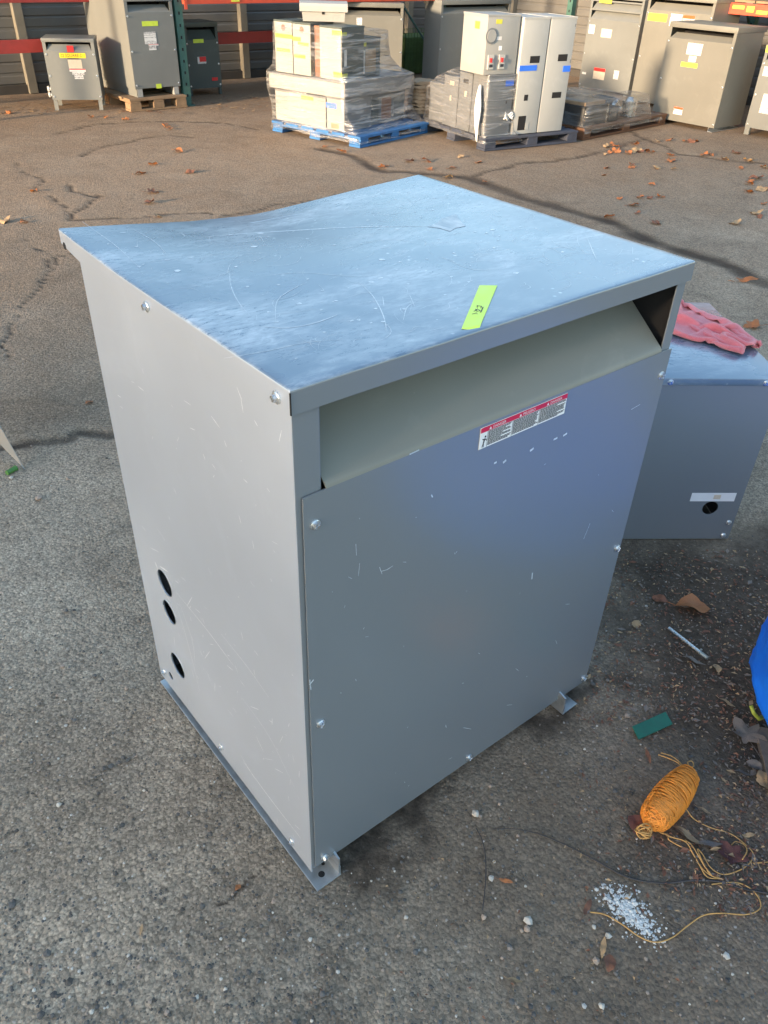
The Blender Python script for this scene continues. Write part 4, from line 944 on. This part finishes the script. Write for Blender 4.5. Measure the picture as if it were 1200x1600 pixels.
# ---------------------------------------------------------------- blue sack at the right edge
def make_bag():
    t_ = thing('blue_sack', 'bright blue plastic sack bulging in from the right edge', 'sack', (1.130, -.578, 0))
    bm = bmesh.new(); bmesh.ops.create_icosphere(bm, subdivisions=6, radius=1.0)
    for v in bm.verts:
        p = v.co.copy(); a = math.atan2(p.y, p.x); 
        rx = .36*(1+.05*math.sin(2*a+.6)); 
        q = Vector((p.x*rx, p.y*.36, p.z*.25+.21)); sx = max(0, p.x*.79-p.y*.61+.15); q += Vector((.79, -.61, 0))*.55*sx
        fold = .010*max(0, 1-abs(noise.noise(p*1.6+Vector((3, 1, 7)))*2.2))**2 + .005*max(0, 1-abs(noise.noise(p*4.5+Vector((9, 2, 4)))*3))**2 + .002*noise.noise(p*7)
        q += p*fold*1.2
        if q.z < .012: q.z = .004 + .01*max(0, noise.noise(p*9))*0
        v.co = q
    me = bpy.data.meshes.new('sack'); bm.to_mesh(me); bm.free(); me.materials.append(M['bag']); me.polygons.foreach_set('use_smooth', [True]*len(me.polygons))
    sk = link('sack', me, t_)
    mb = MB(); p = G(1180, 1112, .03) - Vector((1.130, -.578, 0)); mb.tube([p+Vector((-.004, .012, .012)), p+Vector((-.006, 0, .0)), p+Vector((.0, -.012, -.012)), p+Vector((.03, -.016, -.02))], .0045, 8); mb.build('strap_end', M['lime'], t_, True)
make_bag()
# board lying under the sack
o = MB(); a = G(1178, 1140); b_ = G(1202, 1240); d = (b_-a).normalized(); s_ = Vector((d.y, -d.x, 0)); s_ = s_ if s_.x > 0 else -s_
o.slab([a+Vector((0, 0, .012)), a+d*.30+Vector((0, 0, .012)), a+d*.30+s_*.05+Vector((0, 0, .012)), a+s_*.05+Vector((0, 0, .012))], .014 if True else 0)
tag(o.build('wood_strip', M['wood'] if False else M['leaf_grey']), 'weathered grey wood strip on the ground below the blue sack', 'board')

# ---------------------------------------------------------------- cover propped at the left edge
tip = G(38, 733, .001); e1 = (G(0, 667, .12) - tip).normalized(); e2 = (G(0, 694, .045) - tip).normalized()
t = thing('metal_flap', 'thin cream metal flap whose corner pokes in at the left edge', 'panel', tip)
MB().slab([(0, 0, 0), e1*.60, e1*.60+(e2-e1)*.35, e2*.60], .002).build('sheet', M['paint_pale'], t)
MB().slab([e1*.60, e1*.60+Vector((-.5, .1, 0)), e2*.60+Vector((-.5, .1, 0)), e2*.60], .002).build('return_panel', M['paint_pale'], t)

# ---------------------------------------------------------------- small things on the ground
tag(MB().slab([G(988, 1135, .007), G(998, 1155, .007), G(1051, 1131, .007), G(1040, 1112, .007)][::1], .0022).build('green_sheet', M['green_card']), 'dark green rectangular scrap lying on the dirt', 'scrap')
a = G(1045, 981, .006); b_ = G(1106, 1029, .006)
t = thing('threaded_rod', 'short zinc rod with threaded end lying on dark dirt', 'rod', (0, 0, 0))
MB().cyl(a, a.lerp(b_, .80), .0042, n=12).build('shank', M['rod'], t, 40)
mb = MB(); p0 = a.lerp(b_, .80); 
for i in range(16): mb.cyl(p0.lerp(b_, i/16), p0.lerp(b_, (i+.55)/16), .0036, .0052, n=12); mb.cyl(p0.lerp(b_, (i+.55)/16), p0.lerp(b_, (i+1)/16), .0052, .0036, n=12)
mb.build('thread', M['rod'], t)
# twine spool
def make_spool():
    a = G(1012, 1292, .030); b_ = G(1078, 1208, .040); t_ = thing('twine_spool', 'ball of orange twine wound on a spindle near the white granules', 'twine', (0, 0, 0))
    d = (b_-a); L = d.length; d.normalize(); x = d.orthogonal().normalized(); y = d.cross(x)
    prof = lambda q: .013 + .0195*math.sin(math.pi*min(1, max(0, (q*.80+.12))))**.8 - (.016*max(0, 1-q/.14)) 
    mb = MB(); n_ = 20; k = 24
    mb.add([a+d*(L*i/(k-1))+(x*math.cos(2*math.pi*j/n_)+y*math.sin(2*math.pi*j/n_))*(prof(i/(k-1))-.0015) for i in range(k) for j in range(n_)], [(i*n_+j, i*n_+(j+1) % n_, (i+1)*n_+(j+1) % n_, (i+1)*n_+j) for i in range(k-1) for j in range(n_)] + [tuple(range(n_-1, -1, -1)), tuple(range((k-1)*n_, k*n_))])
    mb.build('core', M['twine'], t_, True)
    mb = MB(); rg = random.Random(4)
    for w_ in range(84):
        q0 = .03 + .95*(w_ % 62)/62 + rg.uniform(-.012, .012); tl = (rg.uniform(-.10, .10) if w_ % 3 else rg.uniform(-.22, .22)) if w_ < 62 else rg.choice((-1, 1))*rg.uniform(.25, .5); ph = rg.uniform(0, 6.28); pts = []
        for i in range(25):
            th = 2*math.pi*i/24; q = min(.99, max(.01, q0 + tl*.5*math.sin(th+ph))); r_ = prof(q)+.0008+rg.uniform(0, .0008)
            pts.append(a+d*(L*q)+(x*math.cos(th)+y*math.sin(th))*r_)
        mb.tube(pts, rg.uniform(.0012, .0017), 5)
    tag(mb.build('windings', M['twine'], t_, True), kind='stuff')
    mb = MB()                                                            # loops at the end
    for w_ in range(7):
        c = a - d*(.012+.004*rg.random()); rr = rg.uniform(.010, .017); ax = (d*rg.uniform(.2, .8)+x*rg.uniform(-1, 1)+y*rg.uniform(-1, 1)).normalized(); u_ = ax.orthogonal().normalized(); v_ = ax.cross(u_)
        pts = [c + (u_*math.cos(2*math.pi*i/16)+v_*math.sin(2*math.pi*i/16))*rr for i in range(17)]; mb.tube([Vector((p.x, p.y, max(p.z, .003))) for p in pts], .0013, 5)
    mb.build('end_loops', M['twine_pale'], t_, True)
    mb = MB(); 
    for px in ([(1028,1181),(1045,1187),(1060,1195),(1068,1207)], [(1032,1178),(1050,1184),(1064,1196),(1067,1208)], [(1083,1212),(1077,1200),(1074,1193),(1080,1191),(1083,1197),(1079,1204)]):
        mb.tube([Vector(p)+Vector((0, 0, .004)) for p in spline([G(*p, z=.002+.03*(p[1] > 1200)) for p in px], 6)], .0013, 5)
    mb.build('tail', M['twine_pale'], t_, True)
make_spool()
def strand(name, label, px, r, mat, cat, z=.003):
    pts = spline([G(*p[:2], z=(p[2] if len(p) > 2 else z)) for p in px], 8); mb = MB(); mb.tube(pts, r, 6); return tag(mb.build(name, M[mat], smooth=True), label, cat)
strand('twine_strand', 'loose yellow twine looping right of the spool round a dark red leaf', [(1072,1264,.02),(1085,1280),(1110,1293),(1140,1302),(1163,1318),(1177,1334),(1170,1350),(1150,1362),(1128,1366),(1110,1355),(1098,1335),(1090,1328),(1108,1365),(1125,1372),(1105,1370),(1092,1350),(1080,1330),(1062,1322),(1045,1312),(1043,1304),(1025,1298)], .0011, 'twine_pale', 'twine')
strand('twine_strand', 'curl of yellow twine beside the dark red leaf at right', [(1160,1343,.012),(1167,1330,.010),(1163,1320),(1150,1315),(1143,1320)], .0011, 'twine_pale', 'twine')
strand('twine_strand', 'long yellow twine sweeping in an S below the white granules', [(921,1425),(945,1429),(970,1443),(1000,1464),(1025,1472),(1050,1465),(1075,1446),(1100,1430),(1130,1427),(1165,1429),(1187,1420),(1186,1404),(1172,1388),(1150,1379),(1118,1381),(1112,1382)], .0012, 'twine_pale', 'twine')
strand('twine_strand', 'tangled yellow twine crossing the long tan leaf by the spool', [(1030,1300,.004),(1050,1308,.006),(1072,1316,.008),(1085,1338,.005),(1098,1358),(1112,1368),(1100,1352,.006),(1082,1322,.006),(1070,1312,.006)], .0010, 'twine_pale', 'twine')
strand('twine_strand', 'short straight end of yellow twine at the right edge', [(1177,1349),(1200,1347),(1230,1346)], .0011, 'twine_pale', 'twine')
strand('black_cable', 'black cable curving across the dirt to the right edge', [(770,1295,.001),(810,1296,.0015),(850,1306),(890,1323),(930,1344),(970,1366),(1000,1376),(1040,1380),(1080,1376),(1120,1377),(1160,1388),(1200,1396),(1260,1408)], [.0007+.0013*min(1, i/45) for i in range(97)], 'black', 'cable')
strand('black_wire', 'short thin black wire standing alone below the enclosure', [(744,1294),(753,1312),(758,1335),(759,1365),(757,1395),(754,1422)], .0011, 'black', 'wire')
# white granules spilt on the ground
def rock(r, rg, flat=.7):
    mb = MB(); bm = bmesh.new(); bmesh.ops.create_icosphere(bm, subdivisions=1, radius=r)
    for v in bm.verts: v.co = Vector((v.co.x*rg.uniform(.7, 1.25), v.co.y*rg.uniform(.7, 1.25), v.co.z*flat*rg.uniform(.7, 1.2)))
    bm.verts.index_update(); mb.add([v.co for v in bm.verts], [[v.index for v in f.verts] for f in bm.faces]); bm.free(); return mb
rg = random.Random(9); ROCKS = [rock(1.0, rg) for _ in range(8)]
def scatter(name, label, cat, spots, mat, parent=None):
    mb = MB()
    for (x, y, r) in spots:
        q = rg.choice(ROCKS); a = rg.uniform(0, 6.28); c, s_ = math.cos(a)*r, math.sin(a)*r; z0 = rg.uniform(.05, .45)*r
        mb.add([(x+p[0]*c-p[1]*s_, y+p[0]*s_+p[1]*c, z0+p[2]*r) for p in q.v], q.f)
    return tag(mb.build(name, M[mat]), label, cat, kind='stuff')
spots = []
ca, cb = G(950, 1390), G(1022, 1462); ax = (cb-ca); 
clumps = [(rg.gauss(.5, .25), rg.gauss(0, .010), rg.uniform(.004, .013)) for _ in range(26)]
sdv = Vector((-ax.y, ax.x, 0)).normalized()
while len(spots) < 900:
    cq, cs, cr = rg.choice(clumps)
    if rg.random() < .22: cq, cs, cr = rg.gauss(.5, .3), rg.gauss(0, .014), .02
    q = cq + rg.gauss(0, cr)/ax.length; s_ = cs + rg.gauss(0, cr*.8); p = ca+ax*q+sdv*s_
    if -.2 < q < 1.2 and abs(s_) < .05: spots.append((p.x, p.y, min(.0045, rg.lognormvariate(math.log(.0017), .42))))
scatter('white_granules', 'spill of small white granules on the asphalt beside yellow twine', 'granules', spots, 'granule')
# loose stone chips and grit
sp = {'stone_white': [], 'stone_pink': [], 'grit': []}
n = N('dark_grit'); c = n.coord(); f = n.noise(c, 25, 3); M['grit'] = n.bsdf(n.mix(n.ramp(f, .3, .7), (.06, .055, .05), (.16, .15, .14)), .85)
while sum(map(len, sp.values())) < 5200:
    px, py = rg.uniform(-40, 1260), 560+1060*rg.random()**.75; p = G(px, py)
    if -.01 < p.x < .78 and -.03 < p.y < .64: continue
    if (p-Vector((1.130, -.578, 0))).length < .42: continue
    left = px < 560 and py > 1050; right = px > 900 and 860 < py < 1300
    if not left and not right and rg.random() < .45: continue
    k = rg.choices(list(sp), (.06 if left else .035, .09, .7))[0]; sp[k].append((p.x, p.y, min(.008, rg.lognormvariate(math.log(.0019), .45))))
scatter('stone_chips', 'pale stone chips scattered over the near asphalt', 'gravel', sp['stone_white'], 'stone_white')
scatter('stone_chips', 'pinkish tan stone chips scattered over the near asphalt', 'gravel', sp['stone_pink'], 'stone_pink')
scatter('grit', 'dark loose grit scattered over the near asphalt', 'gravel', sp['grit'], 'grit')
def stone(label, px, py, r, mat, cat='stone'):
    mb = MB(); q = rg.choice(ROCKS); mb.v = [tuple(Vector(p)*r) for p in q.v]; mb.f = q.f; p = G(px, py)
    o = tag(mb.build('stone', M[mat]), label, cat); o.location = (p.x, p.y, r*.35); o.rotation_euler = (0, 0, rg.uniform(0, 6))
stone('round white stone in front of the enclosure', 743, 1273, .0085, 'stone_white'); stone('angular white chip at the bottom of the picture', 825, 1439, .0095, 'stone_white')
stone('tan chip touching the angular white chip', 823, 1453, .007, 'stone_pink'); stone('white pebble right of the short black wire', 767, 1373, .006, 'stone_white')
stone('pale pink chip by a brown leaf below the granules', 931, 1503, .007, 'stone_pink'); stone('grey pebble at the end of a pale leaf below the granules', 950, 1463, .0065, 'stone_white')
stone('white pebble near the bottom right corner', 940, 1573, .006, 'stone_white'); stone('grey pebble on the asphalt at far left', 61, 780, .011, 'stone_pink'); stone('small white pebble under the cream cover', 18, 747, .007, 'stone_white')
p = G(18, 735, .008); t = thing('plastic_plug', 'small green plastic plug on the ground at the left edge', 'plug', p, .4); MB().cyl((-.018, 0, 0), (.014, 0, 0), .008, n=14).build('barrel', M['green_plastic'], t, 40); MB().cyl((.014, 0, 0), (.018, 0, 0), .0095, n=14).build('rim', M['green_plastic'], t, 40)

# ---------------------------------------------------------------- fallen leaves
def leaf_mesh(kind, seed):
    r_ = random.Random(seed); mb = MB(); n_ = 12
    if kind == 'maple':
        out = []
        for i in range(5):
            a = R(-130+65*i); L = (1.0, .95, 1.15, .95, .8)[i]*r_.uniform(.85, 1.1); out += [(a-R(27), .60*L), (a-R(15), .80*L), (a, L), (a+R(15), .80*L), (a+R(27), .60*L)]
        pts = [(math.cos(a)*l*.55, math.sin(a)*l*.55) for a, l in out]
    else:
        wd = {'oval': .36, 'long': .13}[kind]; pts = [(-.5+i/n_, wd*math.sin(math.pi*(i/n_))**.8*r_.uniform(.85, 1.1)) for i in range(n_+1)] + [(-.5+i/n_, -wd*math.sin(math.pi*(i/n_))**.8*r_.uniform(.85, 1.1)) for i in range(n_-1, 0, -1)]
    cu, cv = r_.uniform(.25, .9), r_.uniform(-.5, .6); ph = r_.uniform(0, 6)
    def z(x, y): return cu*y*y + cv*x*x*.6 + .05*math.sin(9*x+ph) + .04*math.sin(11*y+ph)
    k = len(pts); inner = [(x*.5, y*.5) for x, y in pts]; V_ = [(x, y, z(x, y)) for x, y in pts] + [(x, y, z(x, y)+.015) for x, y in inner] + [(0, 0, z(0, 0))]
    mb.add(V_, [(i, (i+1) % k, k+(i+1) % k, k+i) for i in range(k)] + [(k+i, k+(i+1) % k, 2*k) for i in range(k)])
    mn = min(v[2] for v in mb.v); mb.v = [(x, y, q-mn) for x, y, q in mb.v]
    mb.tube([(-.5 if kind != 'maple' else -.1, 0, .02), (-.62, .02, .03), (-.75, .05, .05)], .012, 4)
    return mb
LEAF = {}
for kd in ('maple', 'oval', 'long'):
    for mt in ('leaf_orange', 'leaf_tan', 'leaf_brown', 'leaf_dark', 'leaf_grey'):
        LEAF[kd, mt] = [leaf_mesh(kd, 11*i+len(kd)).mesh('leaf', M[mt], True) for i in range(3)]
def leaf(label, px, py, size, kd, mt, rz=None, tilt=0.0, var=0, group=None, z=.002):
    p = G(px, py); o = link('leaf', LEAF[kd, mt][var % 3]); o.location = (p.x, p.y, z); o.scale = (size,)*3
    o.rotation_euler = (rg.uniform(-tilt, tilt), rg.uniform(-tilt, tilt), rz if rz is not None else rg.uniform(0, 6.28)); return tag(o, label, 'leaf', group)
leaf('big curled orange leaf on the dirt right of the enclosure', 1082, 952, .095, 'oval', 'leaf_orange', -.75, .15, 0)
leaf('small brown folded leaf left of the big orange leaf', 1030, 938, .040, 'oval', 'leaf_brown', 2.0, .3, 1)
leaf('small beige leaf left of the zinc rod', 994, 977, .032, 'oval', 'leaf_tan', .2, .2, 2)
leaf('tan brown leaf at the lower end of the zinc rod', 1119, 1046, .030, 'oval', 'leaf_tan', .9, .2, 0)
leaf('long grey leaf lying just under the zinc rod', 1083, 1035, .062, 'long', 'leaf_grey', -1.35, .1, 1)
leaf('dark red leaf inside the loops of yellow twine', 1142, 1340, .058, 'maple', 'leaf_dark', 1.2, .25, 1)
leaf('dark brown curled leaf behind the end of the spool', 997, 1291, .050, 'oval', 'leaf_dark', 1.7, .35, 2)
leaf('long tan leaf beside the spool of twine', 1072, 1308, .068, 'long', 'leaf_tan', -1.4, .1, 0)
leaf('long grey-tan leaf pointing at the dark red leaf', 1106, 1321, .055, 'long', 'leaf_grey', -.75, .1, 1)
leaf('slim cream leaf at right above the twine loops', 1168, 1307, .032, 'long', 'leaf_tan', -.5, .1, 2)
leaf('slim cream leaf between spool and right edge', 1100, 1268, .030, 'long', 'leaf_tan', -1.3, .1, 0)
leaf('grey lobed oak leaf lying below the blue sack', 1166, 1152, .075, 'maple', 'leaf_grey', 1.1, .12, 2)
leaf('grey lance-shaped leaf on dark dirt left of the sack', 1136, 1100, .040, 'long', 'leaf_tan', -1.45, .1, 1)
leaf('tan leaf at the right edge below the wood strip', 1192, 1220, .045, 'oval', 'leaf_tan', .9, .2, 2)
leaf('grey leaf among litter below the oak leaf', 1178, 1198, .035, 'oval', 'leaf_grey', 1.9, .2, 0)
leaf('long brown leaf among litter left of the wood strip', 1160, 1210, .040, 'long', 'leaf_grey', -1.1, .1, 1)
leaf('rust brown leaf at the end of the S-shaped twine', 917, 1420, .040, 'long', 'leaf_brown', .3, .15, 2)
leaf('brown crumpled leaf below the granules', 951, 1506, .030, 'oval', 'leaf_brown', .6, .35, 0)
leaf('pale slim leaf standing below the granules', 942, 1482, .038, 'long', 'leaf_tan', .55, .1, 1)
leaf('tiny rust leaf right of the short black wire', 790, 1378, .028, 'long', 'leaf_orange', -.9, .1, 2)
leaf('small cream leaf at the bottom middle', 804, 1533, .026, 'long', 'leaf_tan', -.9, .1, 0)
leaf('slim brown leaf under the twine, low at right', 1012, 1183, .036, 'long', 'leaf_brown', .9, .1, 0)
leaf('orange leaf and its stalk on the asphalt behind the lower enclosure', 1178, 511, .095, 'maple', 'leaf_orange', 2.6, .2, 1)
leaf('large rust leaf on the wide dark crack at right', 1166, 440, .13, 'long', 'leaf_orange', -.6, .15, 2)
leaf('yellow-tan star-shaped leaf on the asphalt at the left edge', 6, 347, .085, 'maple', 'leaf_tan', .4, .5, 2)
leaf('small rust leaf beside the star-shaped leaf at left', 38, 348, .06, 'oval', 'leaf_orange', .4, .2, 1)
leaf('small red-brown leaf on asphalt left of the enclosure', 140, 630, .035, 'oval', 'leaf_orange', .3, .2, 1)
leaf('tiny rust leaf at the bottom left by a thin crack', 372, 1388, .014, 'oval', 'leaf_orange', .3, .2, 0)
leaf('grey sliver of leaf on the near asphalt left of the foot', 345, 1452, .020, 'long', 'leaf_grey', -.4, .1, 0)
leaf('tan sliver of leaf upright on the near asphalt at left', 221, 1454, .020, 'long', 'leaf_tan', .95, .1, 1)
ZA = [(240,350),(400,330),(485,322),(595,330),(500,430),(495,470),(520,530),(395,525),(215,520),(218,500),(40,525),(20,575),(190,415),(260,395),(350,405),(320,395),(115,365),(75,355),(965,415),(870,455),(895,460),(740,430),(785,428),(1050,465),(1075,470),(1000,525),(1165,510),(1185,520),(1140,595),(1075,620),(1095,600),(1060,635),(1150,680),(1180,675),(1060,695),(1170,780),(1115,850),(1140,875),(965,920),(360,640),(280,735),(350,738),(425,730),(130,745),(230,790),(260,850),(55,875),(385,920),(40,370),(60,410),(100,405),(30,425),(230,400),(280,405),(640,335),(680,330)]
ZB = [(560,410),(665,410),(685,460),(880,385),(1030,540),(990,420),(385,450),(140,350),(30,320),(800,515),(830,455),(400,440)]
ZC = [(565,55),(665,55),(785,68),(1040,115),(1060,130),(1030,100),(1115,270),(880,410),(955,350),(940,590),(950,525),(1190,400),(215,520),(990,675),(60,30)]
for lst, ox, oy, sc, lab_, grp in ((ZA, 940, 150, 4.615, 'small fallen leaf on the open asphalt in front of the right cabinets', 'leaves before the right cabinets'), (ZB, 500, 150, 4.0, 'small fallen leaf on the asphalt between the pallets and the big enclosure', 'leaves before the pallets'), (ZC, 0, 170, 4.0, 'small fallen leaf on the asphalt in front of the left cabinets', 'leaves before the left cabinets')):
    for i, (x, y) in enumerate(lst):
        mt = rg.choices(('leaf_orange', 'leaf_tan', 'leaf_brown'), (5, 4, 2) if lst is ZA else (5, 1, 3))[0]
        kd = rg.choice(('maple', 'oval', 'oval'))
        leaf(lab_.replace('fallen', {'leaf_orange': 'orange', 'leaf_tan': 'tan', 'leaf_brown': 'dark brown'}[mt] + (' lobed' if kd == 'maple' else ' oval') + ' fallen'), ox+x/sc, oy+y/sc, rg.uniform(.05, .095), kd, mt, None, .35, i, grp)
# crumbs of leaf and bark in the dirt
mb = {k: MB() for k in ('leaf_brown', 'leaf_tan', 'leaf_grey')}
def crumb(p, L, wd, mt):
    a = rg.uniform(0, 6.28); c, s_ = math.cos(a), math.sin(a); z = .0015+rg.uniform(0, .003); h = rg.uniform(.0, .004)
    mb[mt].add([(p.x-c*L, p.y-s_*L, z), (p.x-s_*wd, p.y+c*wd, z+h), (p.x+c*L, p.y+s_*L, z+.001), (p.x+s_*wd, p.y-c*wd, z+h*.5)], [(0, 1, 2, 3)])
cnt = 0
while cnt < 4200:
    px, py = rg.uniform(900, 1210), rg.uniform(860, 1440); p = G(px, py)
    dens = 1.0 if (py < 1130 or px > 1120) else (.55 if 1270 < py < 1400 and px > 1030 else .12)
    if rg.random() > dens or (-.01 < p.x < .79 and p.y > -.02): continue
    L = rg.uniform(.0015, .0065)*(2.0 if rg.random() < .06 else 1); crumb(p, L, L*rg.uniform(.15, .55), rg.choices(list(mb), (5, 2, 4))[0]); cnt += 1
for _ in range(500):
    p = G(rg.uniform(480, 1200), rg.uniform(1090, 1600))
    if -.01 < p.x < .79 and p.y > -.02: continue
    L = rg.uniform(.001, .0045); crumb(p, L, L*rg.uniform(.15, .5), rg.choices(list(mb), (3, 3, 3))[0])
for _ in range(350):                                                      # leaf dust along the far wall
    p = G(rg.uniform(0, 440), rg.uniform(150, 178)); L = rg.uniform(.01, .035); crumb(p, L, L*.4, rg.choice(list(mb)))
for k, lb in (('leaf_brown', 'brown crumbs of leaf and bark strewn over the dirt'), ('leaf_tan', 'tan splinters and straw strewn over the dirt'), ('leaf_grey', 'grey crumbs of old leaf strewn over the dirt')):
    tag(mb[k].build('leaf_litter', M[k]), lb, 'litter', kind='stuff')
